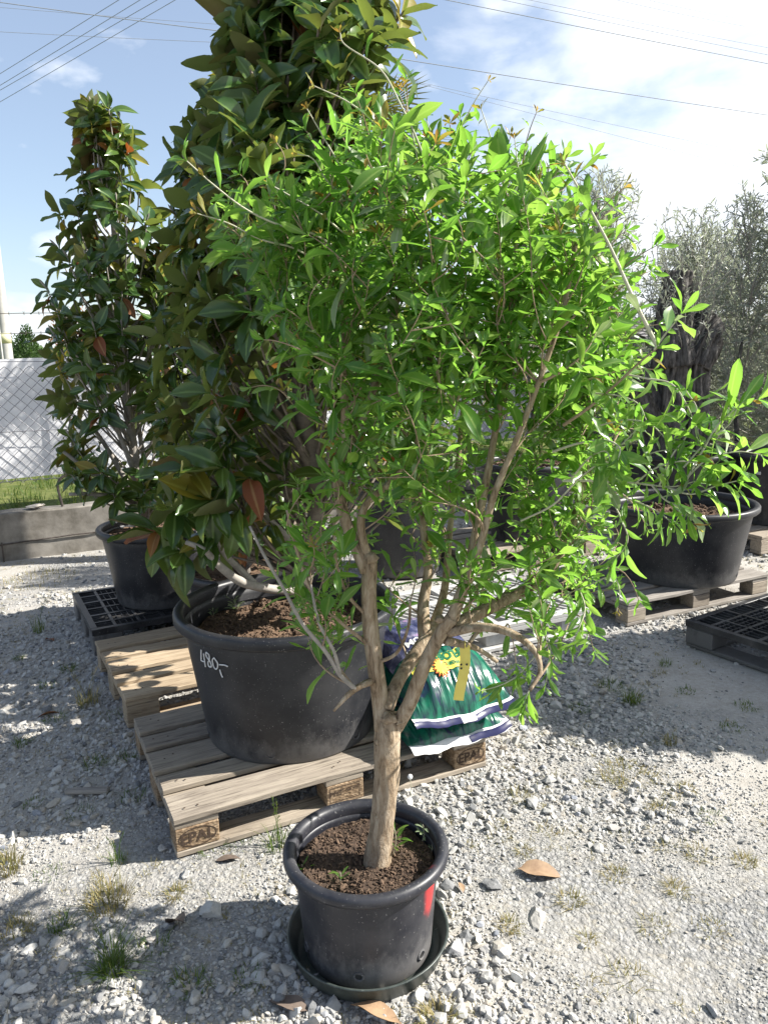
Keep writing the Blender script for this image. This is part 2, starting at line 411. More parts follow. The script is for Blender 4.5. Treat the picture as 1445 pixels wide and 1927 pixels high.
M_BARK_YOUNG = m_simple('shrub_twig_bark', (.36, .27, .185), (.21, .15, .10), 40, .8, .3, .002, .3, stretch=(1, 1, .3), rnd=False)
M_SHOOT = m_simple('pale_silvery_shoot', (.50, .49, .37), (.38, .37, .25), 40, .6, .1, .001, .3, rnd=False)
M_BARK_MAG = m_simple('magnolia_bark', (.24, .20, .165), (.13, .105, .085), 22, .85, .35, .004, .3, stretch=(1, 1, 1.6), rnd=False)
M_BARK_GREY = m_simple('grey_branch_bark', (.36, .33, .29), (.2, .18, .16), 30, .85, .3, .004, .3, rnd=False)
M_BARK_OLIVE = m_simple('old_olive_bark', (.19, .177, .165), (.026, .023, .021), 26, .95, 1.0, .02, .15, stretch=(1, 1, .4), rnd=False)
M_CONC = m_simple('weathered_concrete', (.27, .25, .22), (.10, .09, .075), 4.5, .92, .6, .008, .2, rnd=False)
M_CONCP = m_simple('pole_concrete', (.46, .45, .43), (.36, .35, .33), 5, .85, .2, .004, .3)
M_BAND = m_simple('pale_yellow_band', (.62, .60, .38), (.5, .48, .3), 8, .7, .1)
M_WIRE = m_simple('galvanised_wire', (.24, .24, .26), (.16, .16, .17), 60, .5, .1, .001, .5, .6)
M_RUSTWIRE = m_simple('dark_rusty_steel', (.10, .085, .075), (.05, .04, .035), 50, .7, .3, .002, .4, .4)
M_SHEET = m_simple('white_tarpaulin', (.80, .80, .81), (.70, .70, .72), 3, .55, .15, .01, .4, rnd=False)
M_CABLE = m_simple('power_cable', (.26, .28, .31), (.20, .22, .25), 5, .6, .05)
M_TAG = m_simple('yellow_plant_tag', (.80, .68, .16), (.72, .58, .12), 20, .45, .05)
M_INK = m_simple('black_ink', (.02, .02, .02), (.03, .03, .03), 20, .6, .02)
M_CHALK = m_simple('white_chalk_marker', (.75, .75, .74), (.6, .6, .6), 90, .8, .1)
M_BURN = m_simple('branded_dark_wood', (.07, .045, .03), (.04, .026, .018), 90, .95, .2)
M_ROOF = m_simple('grey_roof_tile', (.30, .28, .27), (.19, .18, .175), 6, .9, .4)
M_WALLP = m_simple('pale_render', (.62, .60, .57), (.54, .52, .5), 3, .9, .1)
M_STEEL = m_simple('dark_steel', (.06, .062, .068), (.04, .04, .045), 8, .6, .1)
M_DRYLEAF = m_simple('tan_dry_leaf', (.36, .245, .15), (.22, .14, .085), 25, .6, .2, .002, .35)
M_DRYLEAF2 = m_simple('dull_brown_dry_leaf', (.19, .145, .115), (.11, .085, .07), 25, .65, .2, .002, .35)
M_FIELD = m_simple('grass_field_ground', (.15, .16, .055), (.07, .095, .025), 6, .95, .6, .02, .1, rnd=False)
M_WHITE = m_simple('white_film', (.78, .78, .77), (.68, .68, .68), 40, .35, .1)
M_NAVY = m_simple('navy_film', (.02, .022, .09), (.012, .014, .05), 20, .28, .1)
M_YEL = m_simple('yellow_print', (.58, .53, .09), (.50, .46, .07), 30, .3, .05)
M_GREENINK = m_simple('dark_green_print', (.02, .16, .07), (.015, .11, .05), 30, .3, .05)
M_REDINK = m_simple('orange_red_print', (.62, .13, .03), (.5, .1, .03), 30, .3, .05)
M_PINK = m_simple('purple_flower_print', (.48, .16, .50), (.70, .55, .72), 16, .3, .05)

def m_bag():
    t = NT('green_bag_film'); v = t.coord((1, 1, 1))
    nz = t.noise(t.coord((16, 3.2, 8)), 1.6, 5, .6, .6); wr = t.noise(t.coord((26, 4, 6)), 1.3, 2, .4, .3); wr2 = t.noise(t.coord((7, 16, 6)), 1.1, 2, .4, .3)
    c = t.ramp(nz, [(.36, (.010, .016, .05)), (.46, (.005, .06, .042)), (.62, (.008, .13, .075)), (.78, (.014, .20, .105))])
    b = t.bump(t.math('ADD', wr, t.math('MULTIPLY', wr2, .35)), .7, .02)
    return t.done(t.prin(c, .27, b, .5))
M_BAG = m_bag()
def m_bagtop():
    t = NT('navy_picture_film'); nz = t.noise(t.coord((5, 5, 5)), 3, 4, .6)
    c = t.ramp(nz, [(.36, (.02, .025, .075)), (.52, (.06, .065, .13)), (.62, (.20, .19, .27)), (.70, (.40, .20, .42)), (.78, (.5, .42, .5))])
    return t.done(t.prin(c, .25, t.bump(t.noise(t.coord((20, 8, 10)), 2, 3), .5, .01), .5))
M_BAGTOP = m_bagtop()

# ------------------------------------------------------------------ ground
YAW = 0.45979
FD = np.array([math.cos(YAW), math.sin(YAW)]); FNV = np.array([-math.sin(YAW), math.cos(YAW)])   # along the fence, away from the camera
FO = np.array([-3.13, 6.07])
def fence_pt(t, z, off=0.0): return np.array([*(FO + FD * t + FNV * off), z])

gx = np.concatenate([-np.geomspace(6, 900, 22)[::-1], np.linspace(-5.8, 5.8, 150), np.geomspace(6, 900, 22)])
gy = np.concatenate([-np.geomspace(.3, 900, 14)[::-1], np.linspace(0, 9, 130), np.geomspace(9.3, 900, 24)])
X, Y = np.meshgrid(gx, gy)
def ground_h(x, y):
    P = np.stack([x * 1.0, y * 1.0, np.zeros_like(x)], -1)
    h = (fbm(P * 1.3, 2) - .5) * .028 + (fbm(P * 5 + 9, 2) - .5) * .012
    far = np.clip(1 - (np.hypot(x, y - 3) - 7) / 3, 0, 1)
    # trodden flat under the pallets
    return h * far - .012
def flat(x, y):
    keep = np.ones_like(x)
    for cx, cy, r in ((-.07, 1.875, .3), (-.35, 2.85, .8), (-.75, 3.7, .8), (-1.3, 4.5, .9), (1.9, 4.8, 1.0), (.55, 4.2, .8), (2.2, 3.8, .8)):
        keep = np.minimum(keep, np.clip((np.hypot(x - cx, y - cy) - r) / .35, 0, 1))
    return keep
def gz(x, y):
    x = np.asarray(x, float); y = np.asarray(y, float)
    return ground_h(x, y) * flat(x, y) - .004 * (1 - flat(x, y))
Z = gz(X, Y)
ny, nx = X.shape
mb = MB(); idx = np.arange(nx * ny).reshape(ny, nx)
mb.add(np.stack([X, Y, Z], -1).reshape(-1, 3), np.stack([idx[:-1, :-1], idx[:-1, 1:], idx[1:, 1:], idx[1:, :-1]], -1).reshape(-1, 4))
tag(mb.build('gravel_ground', M_GRAVEL, smooth=True), kind='structure')

# grass field behind the wall
ts = np.concatenate([np.linspace(-40, -4, 8), np.linspace(-3.5, 9, 40), np.geomspace(9.5, 400, 16)])
ns = np.concatenate([[.12, .2, .5], np.linspace(1, 8, 12), np.geomspace(9, 500, 12)])
TT, NN = np.meshgrid(ts, ns)
def field_h(t, n):
    ramp = np.where(t < 5.9, 1.0, np.clip((n - .1) / 2.2, 0, 1)); far = np.clip(n / 40, 0, 1)
    return .30 * ramp + .02 + (fbm(np.stack([t, n, t * 0], -1) * .8, 2) - .5) * .10 * np.clip(n, 0, 1) - .1 * far
HH = field_h(TT, NN)
XX = FO[0] + FD[0] * TT + FNV[0] * NN; YY = FO[1] + FD[1] * TT + FNV[1] * NN
idx = np.arange(TT.size).reshape(TT.shape); mb = MB()
mb.add(np.stack([XX, YY, HH], -1).reshape(-1, 3), np.stack([idx[:-1, :-1], idx[:-1, 1:], idx[1:, 1:], idx[1:, :-1]], -1).reshape(-1, 4))
tag(mb.build('grass_field', M_FIELD, smooth=True), kind='structure')

# ------------------------------------------------------------------ stones
def ico(sub):
    bm = bmesh.new(); bmesh.ops.create_icosphere(bm, subdivisions=sub, radius=1)
    V = np.array([v.co[:] for v in bm.verts]); F = np.array([[v.index for v in f.verts] for f in bm.faces]); bm.free(); return V, F
def stone_templates(sub, k, cuts, rng):
    V0, F = ico(sub); out = []
    for _ in range(k):
        V = V0 * (1 + .12 * rng.standard_normal((len(V0), 1)))
        for _c in range(cuts):
            n = nrm(rng.standard_normal(3)); d = rng.uniform(.45, .8); s = V @ n
            V = V - np.maximum(s - d, 0)[:, None] * n
        V = V * rng.uniform((.75, .6, .4), (1.15, .95, .75))
        out.append(V)
    return np.array(out), F
def rand_rot(n, rng, tilt=.5):
    a = rng.uniform(0, 2 * PI, n); b = rng.normal(0, tilt, n); c = rng.normal(0, tilt, n)
    ca, sa, cb, sb, cc, sc_ = np.cos(a), np.sin(a), np.cos(b), np.sin(b), np.cos(c), np.sin(c)
    Rz = np.zeros((n, 3, 3)); Rz[:, 0, 0] = ca; Rz[:, 0, 1] = -sa; Rz[:, 1, 0] = sa; Rz[:, 1, 1] = ca; Rz[:, 2, 2] = 1
    Rx = np.zeros((n, 3, 3)); Rx[:, 0, 0] = 1; Rx[:, 1, 1] = cb; Rx[:, 1, 2] = -sb; Rx[:, 2, 1] = sb; Rx[:, 2, 2] = cb
    Ry = np.zeros((n, 3, 3)); Ry[:, 1, 1] = 1; Ry[:, 0, 0] = cc; Ry[:, 0, 2] = sc_; Ry[:, 2, 0] = -sc_; Ry[:, 2, 2] = cc
    return Rz @ Rx @ Ry
def bulk(mb, T, F, which, R, s, p, m=0, tint=None, rib=None):
    V = np.einsum('nij,nvj->nvi', R, T[which]) * s[:, None, None] + p[:, None]
    nv = T.shape[1]; Fa = F[None] + (np.arange(len(p)) * nv)[:, None, None]
    ti = np.repeat(tint, nv) if tint is not None else None
    mb.add(V.reshape(-1, 3), Fa.reshape(-1, F.shape[1]), m if np.isscalar(m) else np.repeat(m, len(F)), ti, None if rib is None else np.tile(rib, len(p)))

KEEP = [(-.07, 1.875, .19)]
def sample_ground(n, y0, y1, rng, margin=.12, pw=1.0):
    y = y0 + (y1 - y0) * rng.random(n * 3) ** pw
    x = rng.uniform(-1, 1, n * 3) * (.56 * y + margin)
    acc = rng.random(n * 3) < (.56 * y + margin) / (.56 * y1 + margin)
    ok = acc & (np.hypot(x - KEEP[0][0], y - KEEP[0][1]) > KEEP[0][2])
    tt = (x - FO[0]) * FD[0] + (y - FO[1]) * FD[1]; nn = (x - FO[0]) * FNV[0] + (y - FO[1]) * FNV[1]
    ok &= ~((nn > -.02) & (tt < 6.1))
    x, y = x[ok], y[ok]; return x[:n], y[:n]
def dust(x, y):
    d = fbm(np.stack([x * 1.15 + 40, y * 1.15 + 8, x * 0], -1), 3)
    for (px, py, r, a) in ((1120, 1690, .28, .30), (980, 1560, .2, .1), (230, 1610, .22, .22), (400, 1640, .25, .25), (1250, 1840, .2, .22), (420, 1780, .16, .2), (90, 1680, .15, .2), (1150, 1450, .22, .2)):
        c = ground(px, py); d = d + a * np.exp(-((x - c[0]) ** 2 + (y - c[1]) ** 2) / r ** 2)
    for (px, py, r, a) in ((700, 1900, .35, .25), (900, 1850, .25, .2), (1100, 1230, .3, .15), (200, 1450, .4, .2), (1300, 1180, .4, .2), (1380, 1900, .15, .15), (900, 1500, .2, .15)):
        c = ground(px, py); d = d - a * np.exp(-((x - c[0]) ** 2 + (y - c[1]) ** 2) / r ** 2)
    return d
rg = np.random.default_rng(5)
T20, F20 = stone_templates(1, 24, 5, rg)
T80, F80 = stone_templates(2, 24, 9, rg)
mb = MB()
def scatter(n, y0, y1, s0, s1, T, F, thr, pw=1.0):
    x, y = sample_ground(n, y0, y1, rg, pw=pw)
    d = dust(x, y); k = rg.random(len(x)) < np.clip((thr - d) / .16 + .5, .08, 1)
    x, y, d = x[k], y[k], d[k]; n = len(x)
    s = np.exp(rg.normal(0, .38, n)) * s0; s = np.clip(s, s0 * .45, s1)
    s *= np.clip(1.25 - (d - .3) * 1.2, .6, 1.35)
    p = np.stack([x, y, gz(x, y) + s * rg.uniform(-.05, .30, n)], -1)
    bulk(mb, T, F, rg.integers(0, len(T), n), rand_rot(n, rg), s, p, 0, np.clip(rg.beta(2.2, 2.0, n), 0, .999))
scatter(6600, 1.15, 3.0, .0108, .026, T80, F80, .50)
scatter(23000, 1.15, 3.2, .0056, .010, T20, F20, .64)
scatter(24000, 1.15, 2.6, .0034, .006, T20, F20, .80)
scatter(15000, 2.8, 5.2, .0115, .026, T20, F20, .54)
scatter(9000, 2.8, 4.6, .0070, .012, T20, F20, .62)
scatter(9000, 5.0, 9.5, .017, .03, T20, F20, .56)
tag(mb.build('gravel', M_STONE), kind='stuff')

# single larger stones that can be picked out
def lone_stone(px, py, wpx, label, tint, flatn=1.0, seed=0):
    g = ground(px, py); d = np.linalg.norm(g - CP); s = wpx / FPX * d / 2
    r = np.random.default_rng(seed); T, F = stone_templates(3, 1, 11, r)
    V = T[0] * s; V[:, 2] *= flatn
    V = V + (vnoise(T[0] * 4 + seed)[:, None] - .5) * s * .12
    V[:, 2] -= V[:, 2].min() * .72 + 0 * s
    m_ = MB(); m_.add(V, F, 0, tint); o = m_.build('stone', M_STONE, loc=(g[0], g[1], float(gz(g[0], g[1])) - .1 * s))
    o.rotation_euler = (0, 0, r.uniform(0, 6)); tag(o, label, 'stone', 'larger stones lying in the gravel')
for a in ((402, 1715, 54, 'large white rounded stone behind the shadow of the small pot', .62, 1.0, 1),
          (1010, 1725, 52, 'flat grey slab of stone set into the gravel right of the small pot', .25, .45, 2),
          (1268, 1512, 20, 'small dark grey stone right of the dry grass on the sunny gravel', .03, .8, 3),
          (1168, 1512, 20, 'small dark stone left of another dark stone on the sunny gravel', .04, .7, 4),
          (305, 1598, 26, 'grey stone in the shade beside the branded corner block of the front pallet', .3, .8, 5),
          (282, 1585, 20, 'smaller stone left of a grey one, near the branded pallet corner', .45, .9, 6),
          (350, 1645, 30, 'pale blocky stone in front of the branded corner block', .55, .8, 7),
          (1340, 1262, 14, 'yellowish small stone in the shade before the black plastic pallet', .92, .9, 8),
          (925, 1665, 34, 'white angular stone at the right of the small pot rim', .6, .8, 9),
          (948, 1795, 40, 'big pale angular stone near the bottom right of the small pot', .68, .9, 10),
          (878, 1862, 36, 'whitish stone beside the right foot of the saucer', .66, .8, 11),
          (430, 1775, 22, 'grey stone resting on the shaded dirt left of the saucer', .4, .8, 12)):
    lone_stone(*a)

# ------------------------------------------------------------------ wooden pallets
def text_mesh(body, size, bold=0.0, sub=1):
    cu = bpy.data.curves.new('txt', 'FONT'); cu.body = body; cu.size = size; cu.align_x = 'CENTER'; cu.align_y = 'CENTER'; cu.offset = bold; cu.resolution_u = 3
    o = bpy.data.objects.new('txt', cu); C.objects.link(o)
    dg = bpy.context.evaluated_depsgraph_get(); me = bpy.data.meshes.new_from_object(o.evaluated_get(dg))
    bm = bmesh.new(); bm.from_mesh(me); bmesh.ops.triangulate(bm, faces=bm.faces)
    for _ in range(sub): bmesh.ops.subdivide_edges(bm, edges=[e for e in bm.edges if e.calc_length() > size * .12], cuts=1, use_grid_fill=False); bmesh.ops.triangulate(bm, faces=bm.faces)
    bm.verts.ensure_lookup_table()
    V = np.array([v.co[:] for v in bm.verts]); F = np.array([[v.index for v in f.verts] for f in bm.faces]); bm.free()
    bpy.data.objects.remove(o); bpy.data.curves.remove(cu); bpy.data.meshes.remove(me)
    return V, F
TXT_EPAL = text_mesh('EPAL', .052, .0012, 0)
TXT_IPPC = text_mesh('IPPC', .026, .0006, 0)
TXT_CODE = text_mesh('IT-08 HT', .020, .0004, 0)
def oval(rx, ry, w_, n=40):
    a = np.arange(n) / n * 2 * PI
    V = np.concatenate([np.stack([np.cos(a) * rx, np.sin(a) * ry, 0 * a], -1), np.stack([np.cos(a) * (rx - w_), np.sin(a) * (ry - w_), 0 * a], -1)])
    i = np.arange(n); j = (i + 1) % n
    return V, np.stack([i, j, j + n, i + n], -1)
def frame_rect(rx, ry, w_):
    V = np.array([(-rx, -ry, 0), (rx, -ry, 0), (rx, ry, 0), (-rx, ry, 0), (-rx + w_, -ry + w_, 0), (rx - w_, -ry + w_, 0), (rx - w_, ry - w_, 0), (-rx + w_, ry - w_, 0)])
    return V, np.array([(0, 1, 5, 4), (1, 2, 6, 5), (2, 3, 7, 6), (3, 0, 4, 7)])
def to_face(V, x, y, z):            # XY drawing -> upright face looking to -Y
    return np.stack([V[:, 0] + x, np.full(len(V), y) - V[:, 2], V[:, 1] + z], -1)

def wood_pallet(label, loc, rz, wood, block, stamped=False, group='wooden pallets', nails=False):
    r = thing('wooden_pallet', label, 'pallet', loc, rz, group)
    L, W_ = 1.2, .8
    ys = [.0725, .2365, .4, .5635, .7275]; ws = [.145, .10, .145, .10, .145]
    for y, wd in zip(ys, ws):                     # top boards
        V, F = cbox(0, 0, 0, L, wd, .021, .003, 16, .006); m_ = MB(); m_.add(V, F)
        o = m_.build('top_board', wood, r, loc=(L / 2 + random.uniform(-.004, .004), y, .1335)); o.rotation_euler = (random.uniform(-.006, .006), random.uniform(-.002, .002), random.uniform(-.004, .004))
        if nails:
            nm = MB()
            for bx in (.05, .09, .58, .62, 1.11, 1.15):
                a = np.arange(7) / 7 * 2 * PI; px_, py_ = bx - L / 2 + random.uniform(-.01, .01), random.uniform(-.03, .03)
                nm.add(np.stack([px_ + .004 * np.cos(a), py_ + .004 * np.sin(a), 0 * a + .0125 + .002], -1), [list(range(7))])
            tag(nm.build('nail_heads', M_BURN, o), kind='stuff')
    for x in (.0725, .6, 1.1275):                 # cross boards, short way
        V, F = cbox(0, 0, 0, .145, .79, .021, .002); m_ = MB(); m_.add(V, F)
        m_.build('cross_board', wood, r, loc=(x, .4, .1115))
    for ix, x in enumerate((.0725, .6, 1.1275)):
        for iy, y in enumerate((.052, .4, .748)):
            V, F = cbox(0, 0, 0, .143, .10 if iy != 1 else .143, .077, .003); m_ = MB(); m_.add(V, F)
            b = m_.build('block', block, r, loc=(x, y, .0615))
            if stamped and iy == 0:
                s = MB()
                if ix != 1:
                    V, F = TXT_EPAL; s.add(to_face(V, 0, -.0515, 0), F)
                    V, F = oval(.063, .034, .0035); s.add(to_face(V, 0, -.0512, 0), F)
                else:
                    V, F = TXT_IPPC; s.add(to_face(V, -.04, -.0515, .006), F)
                    V, F = TXT_CODE; s.add(to_face(V, .018, -.0515, .012), F); V, F = frame_rect(.058, .028, .002); s.add(to_face(V, -.002, -.0512, .003), F)
                s.build('brand_stamp', M_BURN, b)
    for y in (.05, .4, .75):
        V, F = cbox(0, 0, 0, L, .098 if y != .4 else .143, .021, .003, 10, .004); m_ = MB(); m_.add(V, F)
        m_.build('bottom_board', wood, r, loc=(L / 2, y, .0115))
    return r
PX, PY = -.69548, 2.22325
front_pallet = wood_pallet('weathered wooden pallet with branded blocks, carrying the largest near pot and the green bags', (PX, PY, 0), YAW, M_WOOD, M_CHIP, True, nails=True)
wood_pallet('pale newer wooden pallet tucked behind the front one at its left', (-1.145, 3.13, 0), .50, M_WOOD_NEW, M_WOOD_NEW, nails=True)
wood_pallet('grey wooden pallet under the wide black tub at right', (1.40, 4.25, 0), .459, M_WOOD_GREY, M_WOOD)
wood_pallet('wooden pallet under the tall black pot at the right edge', (2.90, 5.75, 0), .46, M_WOOD, M_WOOD)
wood_pallet('wooden pallet behind the grey plastic pallet, under a black pot', (.62, 5.35, 0), .46, M_WOOD, M_WOOD)

# ------------------------------------------------------------------ plastic pallets
def plastic_pallet(label, loc, rz, mat, L=1.2, W_=.8, H=.15, rows=3, cols=4, fine=True):
    r = thing('plastic_pallet', label, 'pallet', loc, rz, 'plastic pallets')
    fr = MB()                                          # deck rim and main ribs
    def bar(m_, x0, y0, x1, y1, wd, z0, z1):
        cx, cy = (x0 + x1) / 2, (y0 + y1) / 2; lx = abs(x1 - x0) + wd if abs(x1 - x0) > abs(y1 - y0) else wd; ly = abs(y1 - y0) + wd if abs(y1 - y0) >= abs(x1 - x0) else wd
        m_.add(*cbox(cx, cy, (z0 + z1) / 2, lx, ly, z1 - z0, .0015))
    e = .02
    for y in (e, W_ - e): bar(fr, e, y, L - e, y, .034, H - .035, H)
    for x in (e, L - e): bar(fr, x, e + .04, x, W_ - e - .04, .034, H - .0345, H - .0005)
    fr.build('deck_frame', mat, r)
    rb = MB()
    for k in range(1, 6): bar(rb, .04, W_ * k / 6, L - .04, W_ * k / 6, .016 if k % 2 else .022, H - .030, H - .001)
    for k in range(1, 9): bar(rb, L * k / 9, .04, L * k / 9, W_ - .04, .016 if k % 3 else .022, H - .0305, H - .002)
    rb.build('deck_rib', mat, r)
    if fine:
        g = MB()
        for k in range(1, 24):
            if k % 4: bar(g, .04, W_ * k / 24, L - .04, W_ * k / 24, .004, H - .026, H - .004)
        for k in range(1, 36):
            if k % 4 and (k // 5) % 2: bar(g, L * k / 36, .04, L * k / 36, W_ - .04, .004, H - .0265, H - .0045)
        g.build('deck_grid', mat, r)
    for x in (.085, L / 2, L - .085):
        for y in (.075, W_ / 2, W_ - .075):
            V, F = cbox(0, 0, 0, .16, .14, H - .058, .006); m_ = MB(); m_.add(V, F)
            m_.build('foot', mat, r, loc=(x, y, (H - .058) / 2 + .021))
    for y in (.075, W_ / 2, W_ - .075):
        V, F = cbox(0, 0, 0, L - .01, .12, .02, .003); m_ = MB(); m_.add(V, F); m_.build('runner', mat, r, loc=(L / 2, y, .0105))
    for x in (.085, L - .085):
        V, F = cbox(0, 0, 0, .12, W_ - .3, .018, .003); m_ = MB(); m_.add(V, F); m_.build('cross_runner', mat, r, loc=(x, W_ / 2, .0105))
    return r
bpl = plastic_pallet('black plastic grid pallet under the left magnolia pot', (-1.60, 3.97, 0), .50, M_BPAL, H=.15)
plastic_pallet('empty black plastic grid pallet in the shade at the right edge', (1.61, 3.95, 0), .455 - PI / 2 + .12, M_BPAL, L=1.2, W_=.95, H=.15)
def grey_pallet(loc, rz):
    r = thing('plastic_pallet', 'light grey plastic pallet with slotted deck behind the green bags', 'pallet', loc, rz, 'plastic pallets')
    L, W_, H = 1.2, .8, .15
    def part(name, c, s, b=.004):
        V, F = cbox(0, 0, 0, *s, b); m_ = MB(); m_.add(V, F); return m_.build(name, M_GPAL, r, loc=c)
    for y in (.03, .28, .52, .77): part('deck_rail', (L / 2, y, H - .0125), (L, .06, .025))
    for x in (.03, L / 2, L - .03):
        for y in (.155, .40, .645): part('deck_web', (x, y, H - .0135), (.058, .19 if y != .4 else .18, .023))
    V, F = cbox(0, 0, 0, .016, .192, .02, .002); m_ = MB(); m_.add(V, F); sm = m_.mesh('slat', M_GPAL); first = None
    for y in (.155, .40, .645):
        for k in range(22):
            x = .085 + k * .049
            if abs(x - L / 2) < .04: continue
            o = link('slat', sm, r, (x, y, H - .0145)); o.rotation_euler = (0, 0, .42); o.scale = (1, .98 if y != .4 else .93, 1)
    for x in (.10, L / 2, L - .10):
        for y in (.09, W_ / 2, W_ - .09):
            V, F = lathe([(.075, 0), (.085, .09)], 4); a = PI / 4; V = V @ np.array([[math.cos(a), math.sin(a), 0], [-math.sin(a), math.cos(a), 0], [0, 0, 1]]).T
            m_ = MB(); m_.add(V * np.array([1.25, 1.05, 1]), F); m_.build('foot', M_GPAL, r, loc=(x, y, H - .118))
    for y in (.06, W_ / 2, W_ - .06): part('runner', (L / 2, y, .0145), (L - .004, .10, .026), .005)
    for y in (.006, W_ - .006): part('deck_lip', (L / 2, y, H - .036), (L - .01, .01, .024), .002)
    return r
grey_pallet((.065, 3.665, .0), .43)

# ------------------------------------------------------------------ pots
def soil_disc(name, rad, z, mat, parent, bumpy=.02, seed=0, slope=(0, 0), crumbs=500, csize=.006):
    nr, na = 26, 64; rr = np.linspace(0, rad, nr)[1:]; a = np.arange(na) / na * 2 * PI
    Xs = np.concatenate([[0], (rr[:, None] * np.cos(a)).ravel()]); Ys = np.concatenate([[0], (rr[:, None] * np.sin(a)).ravel()])
    def hz_(x, y):
        p = np.stack([x * 14 + seed, y * 14, 0 * x + seed], -1)
        return z + (fbm(p, 3) - .5) * bumpy * 2 + (fbm(p * 4, 2) - .5) * bumpy * .5 + slope[0] * x + slope[1] * y
    V = np.stack([Xs, Ys, hz_(Xs, Ys)], -1)
    F = [[0, 1 + k, 1 + (k + 1) % na] for k in range(na)]
    i = np.arange(nr - 2)[:, None] * na + 1; j = np.arange(na)[None]; k = (j + 1) % na
    m_ = MB(); m_.add(V, F + [list(q) for q in np.stack([i + j, i + k, i + na + k, i + na + j], -1).reshape(-1, 4)])
    so = m_.build(name, mat, parent, smooth=True)
    if crumbs:
        q = np.random.default_rng(seed + 1); r_ = rad * .97 * np.sqrt(q.random(crumbs)); th = q.random(crumbs) * 2 * PI
        x, y = r_ * np.cos(th), r_ * np.sin(th); s = csize * np.exp(q.normal(0, .4, crumbs))
        cm = MB(); bulk(cm, T20 * np.array([1.3, .8, .9]), F20, q.integers(0, 24, crumbs), rand_rot(crumbs, q, 1.0), s, np.stack([x, y, hz_(x, y) + s * .4], -1), 0, q.random(crumbs))
        tag(cm.build('soil_crumbs', M_CRUMB, so), kind='stuff')
    return so
def pot(name, label, loc, rb, rt, h, soil_z, soil_mat=M_SOIL_DRY, mat=M_POT, rim_w=.03, rim_h=.045, seed=0, crumbs=400, csize=.008, wob=.004, holes=True, slope=(0, 0), group='black plastic plant pots', ribs=True):
    r = thing(name, label, 'plant pot', loc, 0, group)
    b = MB(); prof = [(0, .004), (rb - .012, .004), (rb - .012, 0), (rb - .003, .0), (rb, .006)]
    nst = 12
    for k in range(1, nst + 1):
        f = k / nst; prof.append((rb + (rt - rb) * f, .006 + (h - rim_h - .006) * f))
    iw = .007
    prof2 = prof + [(rt - iw * .2, h - rim_h + .004), (rt - iw, h - rim_h)]
    for f in (1, .75, .5): prof2.append((rb + (rt - rb) * (soil_z / h + (1 - soil_z / h) * f) - iw, soil_z - .03 + (h - rim_h - soil_z + .03) * f))
    b.add(*lathe(prof2, 72, wob)); b.build('pot_body', mat, r, smooth=True)
    # rolled rim
    z0 = h - rim_h; R0 = rt
    pr = [(R0 - .006, z0 + .002), (R0 + .003, z0), (R0 + rim_w * .8, z0 + .003), (R0 + rim_w, z0 + .012), (R0 + rim_w, h - .010), (R0 + rim_w - .006, h - .002), (R0 + rim_w - .015, h), (R0 + .006, h - .001), (R0 - .002, h - .006), (R0 - .006, h - .015), (R0 - .006, z0 + .002)]
    b = MB(); b.add(*lathe(pr, 72, wob)); b.build('rim', mat, r, smooth=True)
    if ribs:
        for zf in (.90,):
            zz = h * zf - rim_h * .4; rr = rb + (rt - rb) * zf
    soil_disc('soil', rb + (rt - rb) * soil_z / h - .009, soil_z, soil_mat, r, .018, seed, slope, crumbs, csize)
    if holes:
        for k in range(6):
            a = k * PI / 3 - PI / 2 - .12; rr = rb + .0035; d = np.array([math.cos(a), math.sin(a), 0]); tz = np.array([-math.sin(a), math.cos(a), 0])
            aa = np.arange(16) / 16 * 2 * PI
            c = d * rr + np.array([0, 0, .045]); hr = .018 if rb > .25 else .012
            V = c + hr * (np.cos(aa)[:, None] * tz + np.sin(aa)[:, None] * np.array([0, 0, 1]))
            hb = MB(); hb.add(V, [list(range(16))], 0)
            ring, Fr = tube(np.vstack([V, V[:1]]), .0035, 5, False); hb.add(ring, Fr, 1)
            hb.build('drain_hole', [M_INK, mat], r)
    return r
SP = (-.068, 1.842)
small_pot = thing('x', 'x', 'x'); bpy.data.objects.remove(small_pot)
M_POT_SMALL = m_plastic('small_pot_plastic', (.018, .019, .026), amt=.2, red=(.168, -.090, .100))
pot('plant_pot', 'small round black pot with a red paint mark, standing in a dark saucer in front', (SP[0], SP[1], .010), .172, .194, .302, .250, M_SOIL, M_POT_SMALL, .027, .034, 3, 2200, .0035, .003)
sa = MB(); sa.add(*lathe([(0, .0), (.196, .0), (.204, .005), (.217, .050), (.221, .054), (.216, .056), (.211, .052), (.197, .012), (.190, .0085), (0, .0085)], 72, .003))
so = sa.build('saucer', M_SAUCER, smooth=True, loc=(SP[0], SP[1], .001)); tag(so, 'dark green round plastic saucer under the small front pot', 'saucer')
BP = (-.388, 2.87)
big_pot = pot('plant_pot', 'large black pot with a chalked price on the front pallet', (*BP, .146), .328, .394, .515, .40, M_SOIL_DRY, M_POT, .034, .05, 9, 2600, .006)
LP_ = (-1.36, 4.56)
pot('plant_pot', 'black pot of the left magnolia on the black plastic pallet', (*LP_, .152), .275, .335, .46, .40, seed=15, crumbs=300)
P3 = (-.76, 4.05)
pot('plant_pot', 'black pot half hidden between the left magnolia and the tall magnolia', (*P3, .152), .25, .31, .33, .28, seed=19, crumbs=200)
TB = (1.905, 4.86)
pot('plant_pot', 'wide low black tub on the grey wooden pallet at right', (*TB, .146), .365, .435, .475, .37, seed=23, crumbs=700, csize=.012, rim_w=.036)
T2 = (2.58, 6.75)
pot('plant_pot', 'wide black tub holding the old olive stump', (*T2, .0), .42, .50, .70, .60, seed=29, crumbs=300)
FP = (3.32, 6.35)
